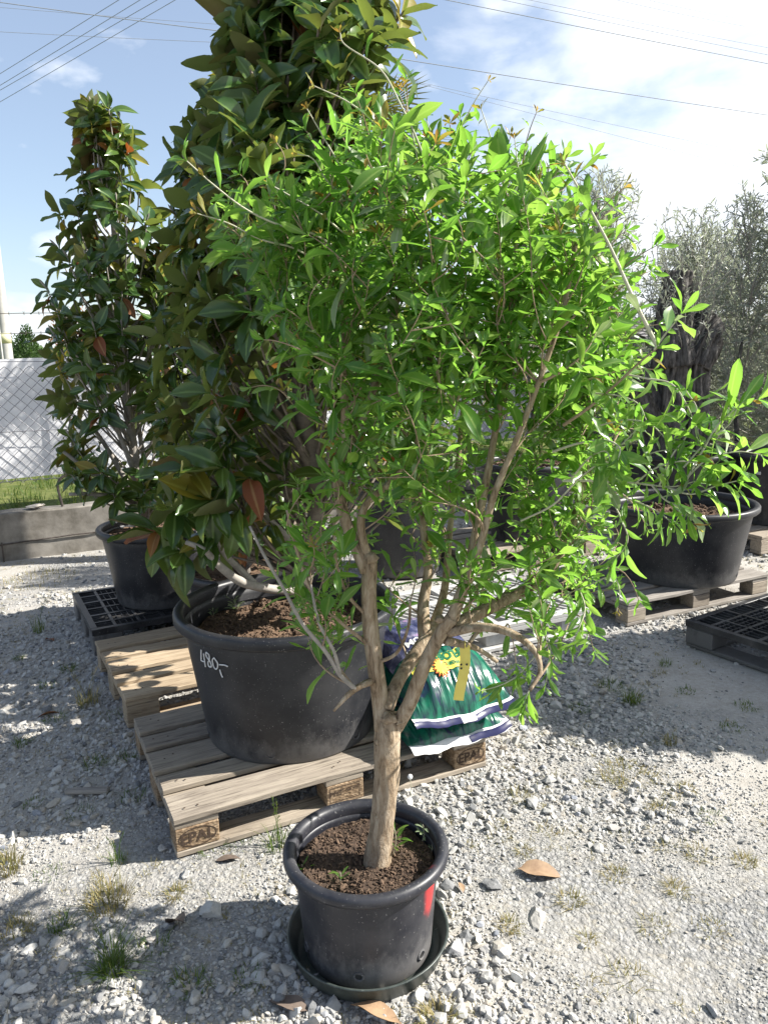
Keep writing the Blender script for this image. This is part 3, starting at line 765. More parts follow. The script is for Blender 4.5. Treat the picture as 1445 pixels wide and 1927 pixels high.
pot('plant_pot', 'tall black pot at the far right edge with a small chalk number', (*FP, .146), .34, .40, .58, .50, seed=31, crumbs=200)
pot('plant_pot', 'black pot seen through the shrub behind the grey pallet', (.12, 5.6, .002), .29, .34, .66, .58, seed=37, crumbs=200)
pot('plant_pot', 'black pot with crumbly brown soil seen through the right half of the shrub', (1.13, 5.95, .146), .28, .34, .60, .56, seed=41, crumbs=600, csize=.013)

# chalk figures: strokes laid on the pot wall
def pot_writing(parent, centre, zb, rb, rt, h, strokes, px0, py0, sc, name):
    best = None
    for th in np.linspace(PI, 2 * PI, 361):
        for zz in np.linspace(.02, h, 100):
            rr = rb + (rt - rb) * zz / (h - .05)
            q = np.array([centre[0] + rr * math.cos(th), centre[1] + rr * math.sin(th), zb + zz]); x, y, _ = project(q)
            e = (x - px0) ** 2 + (y - py0) ** 2
            if best is None or e < best[0]: best = (e, th, zz)
    _, th0, z0 = best; m_ = MB()
    for s in strokes:
        P = spline(np.array([(a, b, 0) for a, b in s]), 6); Q = []
        for a, b, _ in P:
            zz = z0 + b * sc; rr = rb + (rt - rb) * zz / (h - .05) + .003; th = th0 + a * sc / rr; Q.append((rr * math.cos(th), rr * math.sin(th), zz))
        m_.add(*tube(Q, .0024 if sc > .05 else .003, 5))
    m_.build(name, M_CHALK, parent)
S480 = [[(0, 0), (-.25, -.75), (-.2, -.82), (.15, -.8)], [(.2, -.2), (.12, -.9), (.1, -1.15)],
        [(.75, -.15), (.5, -.05), (.45, -.35), (.7, -.6), (.75, -.95), (.5, -1.0), (.48, -.75), (.7, -.45), (.75, -.15)],
        [(1.15, -.25), (.95, -.5), (.98, -.95), (1.2, -1.0), (1.38, -.6), (1.15, -.25)],
        [(1.45, -1.0), (1.48, -1.3), (1.55, -1.5)], [(1.5, -.65), (1.9, -.6), (2.15, -.65)]]
pot_writing(big_pot, BP, .146, .328, .394, .515, S480, 380, 1222, .058, 'chalk_price')
S400 = [[(0, 0), (-.25, -.6), (.2, -.6)], [(.15, -.2), (.1, -1)], [(.6, -.1), (.4, -.5), (.6, -1), (.8, -.5), (.6, -.1)], [(1.2, -.1), (1., -.5), (1.2, -1), (1.4, -.5), (1.2, -.1)]]
pot_writing([o for o in bpy.data.objects if o.get('label', '').startswith('tall black pot')][0], FP, .146, .34, .40, .58, S400, 1422, 887, .026, 'chalk_number')

# ------------------------------------------------------------------ bags of potting soil
def bag(label, X0, Y0, z, wd, ln, th, rz_extra, full=False, seed=0, tilt=0.0):
    """local frame: x across, y away from the camera, front edge at y = 0"""
    c, s = math.cos(YAW), math.sin(YAW)
    r = thing('soil_bag', label, 'bag', (PX + X0 * c - Y0 * s, PY + X0 * s + Y0 * c, z), YAW + rz_extra, 'bags of potting soil')
    nu, nv = 64, 90
    def top(u, v):
        e = np.clip(1 - np.abs(u) ** 3.2, 0, 1) ** .55 * np.clip(1 - np.abs(v) ** 3.6, 0, 1) ** .62
        wr = (fbm(np.stack([u * 9 + seed, v * 2.2, 0 * u + seed], -1), 3) - .5) * (.014 + .020 * np.abs(v) ** 3)
        return th * .80 * e * (1 + .10 * np.cos(v * 2 + .5)) + wr * np.clip((1 - np.abs(u)) * 6, 0, 1) * np.clip((1 - np.abs(v)) * 9, 0, 1) + tilt * (v + 1) * ln * .5
    def bot(u, v):
        e = np.clip(1 - np.abs(u) ** 4, 0, 1) ** .5 * np.clip(1 - np.abs(v) ** 4, 0, 1) ** .5
        return -th * .20 * e + tilt * (v + 1) * ln * .5
    base = th * .20
    edge = lambda u: .006 * np.sin(u * 4 + seed) + .003 * np.sin(u * 9 + 2 * seed)
    def xyz(u, v, f, lift=0.0):
        nar = 1 - .05 * (1 - np.abs(v) ** 2)
        return np.stack([wd / 2 * u * nar, ln / 2 * (v + 1) + edge(u) * (v < 0), base + f(u, v) + lift + .02 * u ** 2 * np.clip(-v, 0, 1)], -1)
    u, v = np.meshgrid(np.linspace(-1, 1, nu), np.linspace(-1, 1, nv)); idx = np.arange(nu * nv).reshape(nv, nu)
    Q = np.stack([idx[:-1, :-1], idx[:-1, 1:], idx[1:, 1:], idx[1:, :-1]], -1).reshape(-1, 4)
    m_ = MB(); m_.add(xyz(u, v, top).reshape(-1, 3), Q); m_.add(xyz(u, v, bot).reshape(-1, 3), Q[:, ::-1])
    m_.build('bag_film', M_BAG, r, smooth=True)
    # flat seam flap along the front edge: white strip over a navy band
    uu = np.linspace(-1, 1, 60)
    P0 = xyz(uu, np.full(60, -1.0), top)
    def strip(y0, y1, z0, z1, mat, name, u0=0, u1=60, lift=0):
        A = P0[u0:u1] + np.array([0, -y0, z0 + lift]); B = P0[u0:u1] + np.array([0, -y1, z1 + lift]); n = u1 - u0
        k = np.sin(np.arange(n) * 1.1 + seed) * .0004 + np.sin(np.arange(n) * .33) * .0012; A[:, 2] += k; B[:, 2] += k * 1.5; B[:, 1] += k
        V = np.concatenate([A, B, A - [0, 0, .002], B - [0, 0, .002]]); i = np.arange(n - 1)
        F = np.concatenate([np.stack([i, i + n, i + n + 1, i + 1], -1), np.stack([i + 2 * n, i + 2 * n + 1, i + 3 * n + 1, i + 3 * n], -1), np.stack([i + n, i + 3 * n, i + 3 * n + 1, i + n + 1], -1)])
        q = MB(); q.add(V, F); q.build(name, mat, r, smooth=True)
    strip(-.006, .013, .004, .001, M_WHITE, 'seam_strip')
    strip(.012, .036, .001, -.014, M_NAVY if full else M_WHITE, 'seam_band')
    if full: strip(.0125, .0365, .001, -.014, M_WHITE, 'seam_label', 26, 35, .0015)
    else: strip(.0125, .0365, .001, -.014, M_NAVY, 'seam_band', 34, 60, .0015)
    if full:
        def on_bag(V, F, mat, name, lift):      # drawing in bag coordinates (metres, x across, y along)
            uu_, vv_ = V[:, 0] / (wd / 2), V[:, 1] / (ln / 2) - 1
            q = MB(); q.add(xyz(np.clip(uu_, -.99, .99), np.clip(vv_, -.99, .99), top, 0) + np.stack([0 * uu_, 0 * uu_ - lift * .5, 0 * uu_ + lift], -1), F); q.build(name, mat, r, smooth=True)
        def patch(x0, x1, y0, y1, n1=30, n2=16, curve=0.0):
            a, b = np.meshgrid(np.linspace(0, 1, n1), np.linspace(0, 1, n2)); ii = np.arange(n1 * n2).reshape(n2, n1)
            x = x0 + (x1 - x0) * a; y = y0 + (y1 - y0) * b + curve * (1 - (2 * a - 1) ** 2)
            return np.stack([x.ravel(), y.ravel(), 0 * x.ravel()], -1), np.stack([ii[:-1, :-1], ii[:-1, 1:], ii[1:, 1:], ii[1:, :-1]], -1).reshape(-1, 4)
        on_bag(*patch(-wd * .47, wd * .47, ln * .37, ln * .93, 40, 40), M_BAGTOP, 'picture_print', .003)
        on_bag(*patch(-.158, .070, ln * .185, ln * .315, 40, 14, -.006), M_YEL, 'yellow_band', .003)
        def txt(body, size, x, y, mat, name, bold=0.0, lift=.0055, curve=0.0):
            V, F = text_mesh(body, size, bold, 1); V = V.copy(); V[:, 0] *= -1; V[:, 1] *= -1     # printed to be read from the far end
            V[:, 1] += curve * (V[:, 0]) ** 2 * 4
            on_bag(V + np.array([x, y, 0]), F, mat, name, lift)
        txt('FLORIMUM', .046, -.044, ln * .276, M_GREENINK, 'brand_lettering', .0022)
        txt('PREMIUM PROGRAM', .020, -.046, ln * .213, M_GREENINK, 'small_lettering', .0005)
        txt('SUBSTRAT PROFI', .034, -.01, ln * .385, M_WHITE, 'white_lettering', .0015)
        txt('PREMIUM', .050, -.02, ln * .47, M_WHITE, 'white_lettering', .001)
        # sunburst emblem
        def star(n, ro, ri, x, y):
            a = np.arange(2 * n) / (2 * n) * 2 * PI; rr = np.where(np.arange(2 * n) % 2, ri, ro)
            V = np.vstack([[0, 0, 0], np.stack([rr * np.cos(a), rr * np.sin(a), 0 * a], -1)]) + np.array([x, y, 0]); k = np.arange(2 * n)
            return V, np.stack([0 * k, k + 1, (k + 1) % (2 * n) + 1], -1)
        sx, sy = -.046, ln * .185
        on_bag(*star(14, .034, .025, sx, sy), M_REDINK, 'sunburst_edge', .007)
        on_bag(*star(14, .029, .0205, sx, sy), M_YEL, 'sunburst_emblem', .009)
    return r
bag('lower green and white bag of potting soil, squashed under the other bag', 1.065, -.02, .146, .44, .56, .10, .03, False, 2, .08)
bag('upper bulging green bag of potting soil with yellow band and sunburst', 1.075, -.035, .232, .43, .54, .17, -.02, True, 5, .26)

# ------------------------------------------------------------------ wall, fence, sheet, pole
wl = thing('concrete_wall', 'low weathered concrete wall behind the pots at left', 'wall', (FO[0], FO[1], 0), YAW)
V, F = cbox(0, 0, 0, 11, .20, .42, .008, 60); V[:, 1] += (fbm(V * 4, 3) - .5) * .02; V[:, 2] += (fbm(V * 3 + 5, 3) - .5) * .03 * (V[:, 2] > 0)
mb = MB(); mb.add(V + np.array([.5, .10, .17]), F); mb.build('wall_body', M_CONC, wl)
mb = MB(); tt = np.linspace(-1.0, 6, 50)
mb.add(*tube(np.stack([tt, 0 * tt - .012 + .004 * np.sin(tt * 9), .13 + .02 * np.sin(tt * 2) + .004 * np.sin(tt * 23)], -1), .006, 5)); mb.build('rusty_cable', M_RUSTWIRE, wl)
V, F = cbox(0, 0, 0, .012, .012, .16, .001); mb = MB(); mb.add(V, F); mb.build('rusty_stake', M_RUSTWIRE, wl, loc=(.03, -.02, .07))
lone = stone_templates(3, 1, 9, np.random.default_rng(77)); mb = MB(); mb.add(lone[0][0] * np.array([.10, .06, .05]), lone[1], 0, .5)
o = mb.build('stone', M_STONE, loc=tuple(fence_pt(.30, .405, .08))); tag(o, 'flat grey stone lying on top of the concrete wall at left', 'stone')

fe = thing('chain_link_fence', 'chain link fence with white sheet behind it at left', 'fence', (FO[0], FO[1], 0), YAW)
mb = MB(); T0, T1, Z0, Z1 = -1.2, 5.6, .60, 1.585
dw, dh = .045, .045
nrow = int((Z1 - Z0) / dh)
for k in range(int((T1 - T0) / dw)):
    x0 = T0 + k * dw; zz = Z0 + np.arange(nrow + 1) * dh; sx = np.where((np.arange(nrow + 1) + k) % 2 == 0, -.0005, dw + .0005)
    pts = np.stack([x0 + sx + (fbm(np.stack([zz * 2, 0 * zz + x0 * 3, 0 * zz], -1), 2) - .5) * .03, .16 + .004 * np.sin(np.arange(nrow + 1) * PI), zz], -1)
    pts = spline(pts, 2) if k < 50 else pts
    mb.add(*tube(pts, .0026, 4, False))
mesh_o = mb.build('mesh_wire', M_WIRE, fe); tag(mesh_o, kind='stuff')
for z_ in (.615, 1.02, 1.58):
    mb = MB(); mb.add(*tube(np.stack([tt := np.linspace(T0, T1, 30), 0 * tt + .155, z_ + .004 * np.sin(tt * 7)], -1), .003, 5)); mb.build('strand_wire', M_WIRE, fe)
for z_ in (1.95, 1.795):
    tt = np.linspace(T0, T1, 40); mb = MB(); c0 = np.stack([tt, 0 * tt + .12, z_ + .012 * np.sin(tt * 2.4)], -1); mb.add(*tube(c0, .0028, 5))
    for x in np.arange(T0 + .05, T1, .11):
        q = np.array([x, .12, z_ + .012 * math.sin(x * 2.4)])
        for dv in ((.006, .01, .014), (-.006, -.01, .014)): mb.add(*tube([q - np.array(dv), q + np.array(dv)], .0016, 4))
    mb.build('barbed_wire', M_RUSTWIRE, fe)
for x in (.62, 3.1, 5.5):
    mb = MB(); mb.add(*tube(spline([(x - .10, .10, .38), (x - .12, .11, .56), (x - .06, .13, .63), (x + .02, .14, .64), (x + .03, .14, .72), (x + .03, .14, 1.2), (x + .02, .13, 2.0)], 4), .011, 7)); mb.build('post', M_RUSTWIRE, fe)
    mb = MB(); mb.add(*tube([(x - .03, .13, .635), (x + .22, .15, .63)], .005, 5)); mb.build('brace', M_RUSTWIRE, fe)
ss, zz = np.meshgrid(np.linspace(T0, T1, 90), np.linspace(.625, 1.60, 20)); idx = np.arange(ss.size).reshape(ss.shape)
dd = .215 + (fbm(np.stack([ss * 2.2, zz * 1.4, 0 * ss], -1), 3) - .5) * .05
zz2 = zz + (zz < .63) * .010 * np.sin(ss * 3) + .012 * (zz > 1.59) * np.sin(ss * 2)
Q = np.stack([idx[:-1, :-1], idx[:-1, 1:], idx[1:, 1:], idx[1:, :-1]], -1).reshape(-1, 4)
mb = MB(); mb.add(np.stack([ss, dd, zz2], -1).reshape(-1, 3), Q); mb.add(np.stack([ss, dd + .003, zz2], -1).reshape(-1, 3), Q[:, ::-1])
so = mb.build('white_sheet', M_SHEET, smooth=True, loc=(FO[0], FO[1], 0)); so.rotation_euler = (0, 0, YAW); tag(so, 'white plastic sheet hung behind the chain link fence', 'sheet')

pl = thing('utility_pole', 'pale concrete utility pole with a yellow band at the left edge', 'pole', (-7.58, 16, .1))
mb = MB(); mb.add(*lathe([(0, 0), (.125, 0), (.12, 1), (.112, 3), (.09, 8.5), (0, 8.5)], 20)); mb.build('pole_shaft', M_CONCP, pl, smooth=True)
mb = MB(); mb.add(*lathe([(.118, 1.82), (.121, 1.82), (.120, 2.02), (.117, 2.02)], 20)); mb.build('pole_band', M_BAND, pl, smooth=True)
V, F = cbox(0, 0, 0, .035, .035, 2.6, .004); mb = MB(); mb.add(V, F)
o = mb.build('fence_post', M_CONCP, loc=(-6.05, 12.6, 1.35)); tag(o, 'thin pale post standing beside the concrete utility pole', 'post')

# power lines
def cable(a, b, sag, rad, label):
    A, B = np.array(a), np.array(b); d = B - A
    P = np.array([A + d * t + np.array([0, 0, -sag * 4 * t * (1 - t)]) for t in np.linspace(0, 1, 24)])
    m_ = MB(); m_.add(*tube(P - A, rad, 5)); o = m_.build('power_line', M_CABLE, loc=tuple(A)); tag(o, label, 'power line', 'power lines across the sky')
for k, (x0, y0, x1, y1, lab) in enumerate(((0, 138, 222, 0, 'topmost of the four slanting power lines at upper left'),
                                          (0, 160, 262, 0, 'second of the four slanting power lines at upper left'),
                                          (0, 169, 294, 0, 'third of the four slanting power lines at upper left'),
                                          (0, 191, 328, 0, 'lowest of the four slanting power lines at upper left'))):
    dx, dy = x1 - x0, y1 - y0
    cable(at(x0 - dx * .8, y0 - dy * .8, 30), at(x0 + dx * 1.9, y0 + dy * 1.9, 22), .02, .0085, lab)
for (x0, y0, x1, y1, Y0, Y1, rad, lab) in ((0, 2, 385, 52, 20, 22, .010, 'thick dark power line descending from the top left corner'),
                                          (0, 12, 390, 42, 26, 28, .006, 'faint thin power line just under the thick one at top left'),
                                          (0, 58, 395, 77, 26, 28, .007, 'nearly level power line below the crossing lines at upper left'),
                                          (850, 0, 1360, 101, 22, 26, .010, 'long dark power line crossing the upper right sky'),
                                          (955, 0, 1340, 80, 24, 28, .007, 'power line above the long dark one at upper right'),
                                          (1005, 0, 1290, 58, 24, 28, .006, 'thin power line third from the long dark one at upper right'),
                                          (1160, -2, 1310, 30, 24, 28, .006, 'short visible power line near the top right corner'),
                                          (1220, -2, 1320, 20, 24, 28, .006, 'topmost faint power line near the top right corner'),
                                          (760, 110, 1350, 200, 20, 25, .010, 'dark power line above the shrub tip at right'),
                                          (775, 150, 1245, 252, 26, 30, .006, 'upper of two faint power lines ending above the olives'),
                                          (775, 152, 1190, 261, 26, 30, .006, 'lower of two faint power lines ending above the olives')):
    dx, dy = x1 - x0, y1 - y0
    cable(at(x0 - dx * .5, y0 - dy * .5, Y0), at(x1 + dx * .6, y1 + dy * .6, Y1), .04, rad, lab)

# ------------------------------------------------------------------ leaves: templates, collecting, placing
def leaf_tpl(prof, w, fold, curl, wave, seed, n=7, pet=.0):
    q = np.random.default_rng(seed); s = np.linspace(0, 1, n + 1)
    hw = np.interp(s, [p[0] for p in prof], [p[1] for p in prof]) * w
    ph = q.uniform(0, 6); tw = q.uniform(-.5, .5)
    zm = -curl * s ** 2 + .25 * curl * s; L_ = []
    ym = s * (1 - .10 * abs(curl) * s)
    V = []
    for i in range(n + 1):
        ang = tw * s[i]; c, sn = math.cos(ang), math.sin(ang)
        wl_ = wave * w * math.sin(ph + s[i] * 9); wr_ = wave * w * math.sin(ph + 2 + s[i] * 10)
        for k, (dx, dz) in enumerate(((-hw[i], fold * hw[i] + wl_ * (hw[i] > 0)), (0, 0), (hw[i], fold * hw[i] + wr_ * (hw[i] > 0)))):
            V.append((dx * c - dz * sn, ym[i], zm[i] + dx * sn + dz * c))
    F = []
    for i in range(n):
        for k in (0, 1):
            a = i * 3 + k; F.append((a, a + 1, a + 4, a + 3))
    return np.array(V), np.array(F)
P_LANCE = [(0, .05), (.08, .09), (.3, .58), (.52, .96), (.70, 1.0), (.86, .62), (.95, .22), (1, .02)]
P_OVATE = [(0, .06), (.06, .10), (.22, .70), (.45, 1), (.68, .88), (.87, .48), (1, .02)]
P_NARROW = [(0, .1), (.2, .7), (.5, 1), (.8, .65), (1, .05)]
SH_T = [leaf_tpl(P_LANCE, random.uniform(.105, .150), random.uniform(.1, .5), random.uniform(-.25, .45), random.uniform(.05, .28), 100 + k) for k in range(12)]
MG_T = [leaf_tpl(P_OVATE, random.uniform(.19, .245), random.uniform(.12, .75), random.uniform(-.1, .6), random.uniform(.04, .22), 200 + k, 8) for k in range(12)]
OL_T = [leaf_tpl(P_NARROW, random.uniform(.095, .135), .3, random.uniform(-.1, .3), 0, 300 + k, 3) for k in range(6)]

class Leaves:
    def __init__(s): s.p, s.d, s.n, s.s, s.t, s.m = [], [], [], [], [], []
    def add(s, p, d, n, size, t, m=0):
        s.p.append(p); s.d.append(d); s.n.append(n); s.s.append(size); s.t.append(t); s.m.append(m)
    def arrays(s):
        P = np.array(s.p, float); D = nrm(np.array(s.d, float)); Nn = np.array(s.n, float)
        X_ = np.cross(D, Nn); bad = np.linalg.norm(X_, axis=1) < 1e-3; X_[bad] = np.cross(D[bad], np.array([.3, .2, .9])); X_ = nrm(X_); Nn = np.cross(X_, D)
        s.R = np.stack([X_, D, Nn], -1); s.P = P; s.S = np.array(s.s, float); s.Tm = np.array(s.t); s.Mi = np.array(s.m); s.D = D

def RIB(nv): return np.tile([0.0, 1.0, 0.0], nv // 3)
def realize(L, T, F, mats, root, base, keep=None, name='leaf', rng=None, mass='leaf_mass'):
    n = len(L.P); mask = np.zeros(n, bool)
    if keep is not None: mask[keep] = True
    TV = np.array([t[0] for t in T]); rest = np.where(~mask)[0]
    if len(rest):
        m_ = MB(); bulk(m_, TV, F, L.Tm[rest], L.R[rest], L.S[rest], L.P[rest] - base, L.Mi[rest], rng.random(len(rest)), RIB(TV.shape[1]))
        tag(m_.build(mass, mats, root, smooth=True), kind='stuff')
    cache = {}
    for i in np.where(mask)[0]:
        key = (int(L.Tm[i]), int(L.Mi[i]))
        if key not in cache:
            m_ = MB(); m_.add(TV[key[0]], F, 0, 0.0, RIB(TV.shape[1])); cache[key] = m_.mesh(name, mats[key[1]], True)
        o = bpy.data.objects.new(name, cache[key]); C.objects.link(o); o.parent = root
        r = L.R[i] * L.S[i]; q = L.P[i] - base
        o.matrix_basis = Matrix(((r[0, 0], r[0, 1], r[0, 2], q[0]), (r[1, 0], r[1, 1], r[1, 2], q[1]), (r[2, 0], r[2, 1], r[2, 2], q[2]), (0, 0, 0, 1)))

# ------------------------------------------------------------------ the shrub in the small pot
qs = np.random.default_rng(21)
def px3(lst): return np.array([at(*q) for q in lst])
SB = np.array([SP[0], SP[1], .250])
shrub = thing('leafy_shrub', 'bright green leafy shrub with a forked trunk growing in the small front pot', 'shrub', tuple(SB))
NODES = []          # points a shoot may start from: x, y, z, radius
def stem(pxs, radpx, name, mat=M_BARK, seg=8, k=6, knobby=.0, nodes=True, parent=None):
    P = spline(px3(pxs), k); n = len(P)
    rad = np.interp(np.linspace(0, 1, n), np.linspace(0, 1, len(radpx)), radpx) * 2.05 / FPX
    V, F = tube(P, rad, seg)
    if knobby:
        c = np.repeat(P, seg, 0); d = V - c
        V = c + d * (1 + (fbm(V * np.array([38, 38, 14]), 3) - .5)[:, None] * knobby * 2)
    m_ = MB(); m_.add(V - SB, F); o = m_.build(name, mat, parent or shrub, smooth=True)
    if nodes:
        for p, r in zip(P, rad): NODES.append((*p, r))
    return P
Y0 = 1.845
stem([(708, 1655, Y0), (712, 1600, Y0), (722, 1530, Y0), (727, 1450, Y0), (729, 1390, Y0), (733, 1345, Y0)], [29, 25, 23, 23, 25, 24, 20], 'trunk', seg=18, k=9, knobby=.20, nodes=False)
# root flare
stem([(692, 1650, 1.84), (700, 1590, 1.845), (715, 1540, 1.855)], [12, 11, 6], 'root_flare', seg=8, knobby=.15, nodes=False)
S1 = stem([(722, 1372, Y0), (716, 1320, 1.855), (706, 1250, 1.85), (697, 1180, 1.845), (694, 1110, 1.84), (696, 1052, 1.84)], [18, 16, 15, 14, 14, 12], 'limb', seg=12, knobby=.14)
S1a = stem([(690, 1075, 1.84), (664, 1015, 1.84), (643, 955, 1.83), (637, 890, 1.82), (652, 845, 1.82)], [12, 10, 10, 9, 8], 'branch', knobby=.06)
stem([(651, 850, 1.82), (648, 760, 1.80), (645, 680, 1.79), (641, 600, 1.78), (648, 500, 1.78), (660, 420, 1.78)], [7, 6, 5, 4, 3], 'branch')
stem([(652, 848, 1.82), (685, 785, 1.84), (712, 700, 1.86), (735, 610, 1.88), (765, 510, 1.90), (795, 400, 1.9)], [7, 6, 6, 5, 4, 3], 'branch')
stem([(694, 1060, 1.84), (679, 990, 1.82), (692, 945, 1.82), (742, 900, 1.84), (785, 820, 1.86), (806, 730, 1.87), (803, 600, 1.87), (790, 480, 1.86)], [8, 7, 6, 5, 4, 3, 2], 'branch')
stem([(728, 1335, Y0), (745, 1290, 1.88), (775, 1240, 1.93), (806, 1195, 1.97), (832, 1168, 2.0)], [13, 12.5, 12, 12, 10], 'limb', seg=10, knobby=.13)
stem([(800, 1200, 1.97), (796, 1140, 2.0), (805, 1075, 2.02), (797, 1000, 2.02), (789, 900, 2.03), (800, 780, 2.05), (812, 640, 2.05), (830, 500, 2.05)], [14, 11, 8, 6, 5, 4, 3], 'branch')
stem([(812, 1185, 1.98), (836, 1110, 2.06), (846, 1000, 2.1), (858, 900, 2.13), (873, 740, 2.15), (885, 560, 2.15), (890, 430, 2.15)], [10, 8, 6, 5, 4, 3], 'branch')
S3 = stem([(742, 1372, 1.86), (770, 1325, 1.82), (797, 1255, 1.80), (826, 1198, 1.78), (852, 1160, 1.76)], [15, 13, 12.5, 12, 12], 'limb', seg=12, knobby=.13)
stem([(850, 1165, 1.76), (869, 1112, 1.77), (884, 1060, 1.78), (903, 965, 1.80), (924, 855, 1.82), (943, 740, 1.84), (958, 610, 1.86), (972, 450, 1.86)], [11, 10, 9, 7, 6, 5, 4, 3], 'branch', knobby=.06)
stem([(868, 1130, 1.77), (905, 1020, 1.72), (930, 930, 1.70), (975, 820, 1.68), (1020, 700, 1.66), (1060, 580, 1.66), (1085, 450, 1.66)], [7, 6, 5, 4, 3], 'branch')
stem([(845, 1180, 1.78), (893, 1158, 1.80), (950, 1128, 1.83), (1002, 1100, 1.86), (1052, 1045, 1.88), (1085, 960, 1.9), (1105, 850, 1.92), (1110, 720, 1.92)], [12, 12, 11, 10, 8, 6, 4], 'branch', knobby=.08)
stem([(845, 1190, 1.77), (900, 1180, 1.72), (958, 1190, 1.68), (1003, 1222, 1.64), (1016, 1262, 1.62), (996, 1300, 1.60)], [9, 8, 7, 5, 4, 3], 'branch')
stem([(838, 1205, 1.78), (868, 1212, 1.80), (900, 1222, 1.82), (935, 1245, 1.83)], [9, 7, 5, 4], 'twig_stub', seg=6, nodes=False)
stem([(880, 1215, 1.81), (898, 1190, 1.83), (925, 1178, 1.84)], [4, 4, 3], 'twig_stub', seg=6, nodes=False)
stem([(712, 1278, 1.85), (680, 1290, 1.82), (655, 1308, 1.80), (628, 1338, 1.79)], [8, 6, 5, 2], 'twig_stub', seg=6, nodes=False)
stem([(668, 1296, 1.81), (640, 1270, 1.79), (612, 1225, 1.77), (570, 1175, 1.75), (535, 1110, 1.74), (500, 1050, 1.74), (470, 990, 1.75)], [5, 4, 4, 3, 3, 2], 'dead_twig', M_BARK_GREY, 6)
stem([(640, 1268, 1.79), (628, 1225, 1.77), (600, 1170, 1.76), (585, 1100, 1.76)], [4, 3, 3, 2], 'dead_twig', M_BARK_GREY, 6)
stem([(692, 1160, 1.84), (655, 1120, 1.82), (633, 1060, 1.80), (628, 980, 1.80)], [4, 3, 3, 2], 'branch', seg=6)
stem([(690, 1210, 1.84), (640, 1170, 1.80), (590, 1120, 1.78), (560, 1040, 1.76), (540, 960, 1.76)], [4, 3, 3, 2], 'branch', seg=6)
stem([(700, 1250, 1.85), (745, 1230, 1.82), (768, 1180, 1.80), (772, 1130, 1.80)], [4, 3, 2], 'branch', seg=6)
# cut stub and knots on the fork
for (a, b, Yk, r, sd_) in ((733, 1352, 1.825, 14, 1), (750, 1356, 1.832, 11, 2), (697, 1050, 1.83, 13, 3), (716, 1395, 1.83, 11, 4), (828, 1165, 1.77, 9, 5)):
    V, F = ico(3); V = V * (1 + (fbm(V * 2.2 + sd_ * 5, 3) - .5)[:, None] * .9) * r * 2.05 / FPX * np.array([1, .9, .8]); m_ = MB(); m_.add(V + at(a, b, Yk) - SB, F); m_.build('knot', M_BARK, shrub, smooth=True)

L_SH = Leaves(); TW = MB(); SHT = MB()
def shoot_leaves(P, size, step, start, mats=(0,), young=.0, tip=5, jitter=.35, up=.35, big=1.5):
    seg = np.linalg.norm(np.diff(P, axis=0), axis=1); cum = np.concatenate([[0], np.cumsum(seg)]); tot = cum[-1]
    phi = qs.uniform(0, 6); s = tot * start
    while s < tot - .004:
        p = np.array([np.interp(s, cum, P[:, i]) for i in range(3)]); q = np.array([np.interp(min(s + .01, tot), cum, P[:, i]) for i in range(3)])
        ax = nrm(q - p) if np.linalg.norm(q - p) > 1e-6 else np.array([0, 0, 1.0])
        side = nrm(np.cross(ax, np.array([.3, .1, .95]))); s2 = np.cross(ax, side)
        rad = math.cos(phi) * side + math.sin(phi) * s2
        d = nrm(ax * qs.uniform(.15, .9) + rad + np.array([0, 0, qs.uniform(min(-.5, up - .5), up)]) + qs.normal(0, jitter * .4, 3))
        n = ax + np.array([0, 0, .7]) + qs.normal(0, jitter, 3)
        f = s / tot; sz = size * float(np.clip(np.exp(qs.normal(-.12, .36)), .36, big)) * (1 - .35 * max(0, f - .75) / .25)
        m = 1 if (f > .86 and qs.random() < young) else (2 if qs.random() < .06 else 0)
        if m == 1: sz *= .7
        L_SH.add(p, d, n, sz, qs.integers(0, 12), m); phi += 2.4 + qs.normal(0, .2); s += step * qs.uniform(.6, 1.4)
    ax = nrm(P[-1] - P[-2]); side = nrm(np.cross(ax, np.array([.3, .1, .95]))); s2 = np.cross(ax, side)
    yg = qs.random() < young
    for k in range(tip):
        a = k / max(tip, 1) * 2 * PI + phi; d = nrm(ax * qs.uniform(.5, 1.3) + math.cos(a) * side + math.sin(a) * s2)
        L_SH.add(P[-1], d, ax + qs.normal(0, .3, 3), size * qs.uniform(.35, .8) * (.7 if yg else 1), qs.integers(0, 12), 1 if yg else 0)
POLY = np.array([(400, 400), (490, 350), (590, 330), (610, 270), (700, 215), (770, 235), (880, 270), (960, 290), (1050, 340), (1090, 375), (1130, 440), (1175, 530), (1185, 640), (1165, 760), (1170, 880), (1172, 1000), (1160, 1105), (1060, 1185), (960, 1165), (880, 1120), (800, 1085), (745, 1140), (655, 1290), (610, 1270), (535, 1150), (500, 1050), (545, 950), (580, 850), (520, 700), (500, 560), (470, 470)], float)
def inpoly(x, y):
    c = False; n = len(POLY); j = n - 1
    for i in range(n):
        xi, yi = POLY[i]; xj, yj = POLY[j]
        if (yi > y) != (yj > y) and x < (xj - xi) * (y - yi) / (yj - yi) + xi: c = not c
        j = i
    return c
def dens(x, y):
    if y < 420: return .8
    if y < 640: return 1.0 if x > 560 else .75
    if y < 760: return .78 if x > 620 else .45
    if y < 960: return (.58 if x > 800 else .36) if x > 620 else .24
    return (.44 if x > 930 else (.22 if x > 800 else .13)) if x > 655 else .48
targets = []
while len(targets) < 570:
    x, y = qs.uniform(380, 1200), qs.uniform(210, 1200)
    if not inpoly(x, y) or qs.random() > dens(x, y): continue
    ex = np.clip(1 - abs(x - 830) / 400, .12, 1) ** .5
    Yd = 1.88 + np.clip(qs.normal(0, .22), -.42, .42) * ex
    targets.append((x, y, Yd))
TP = px3(targets); NODE = np.array(NODES)
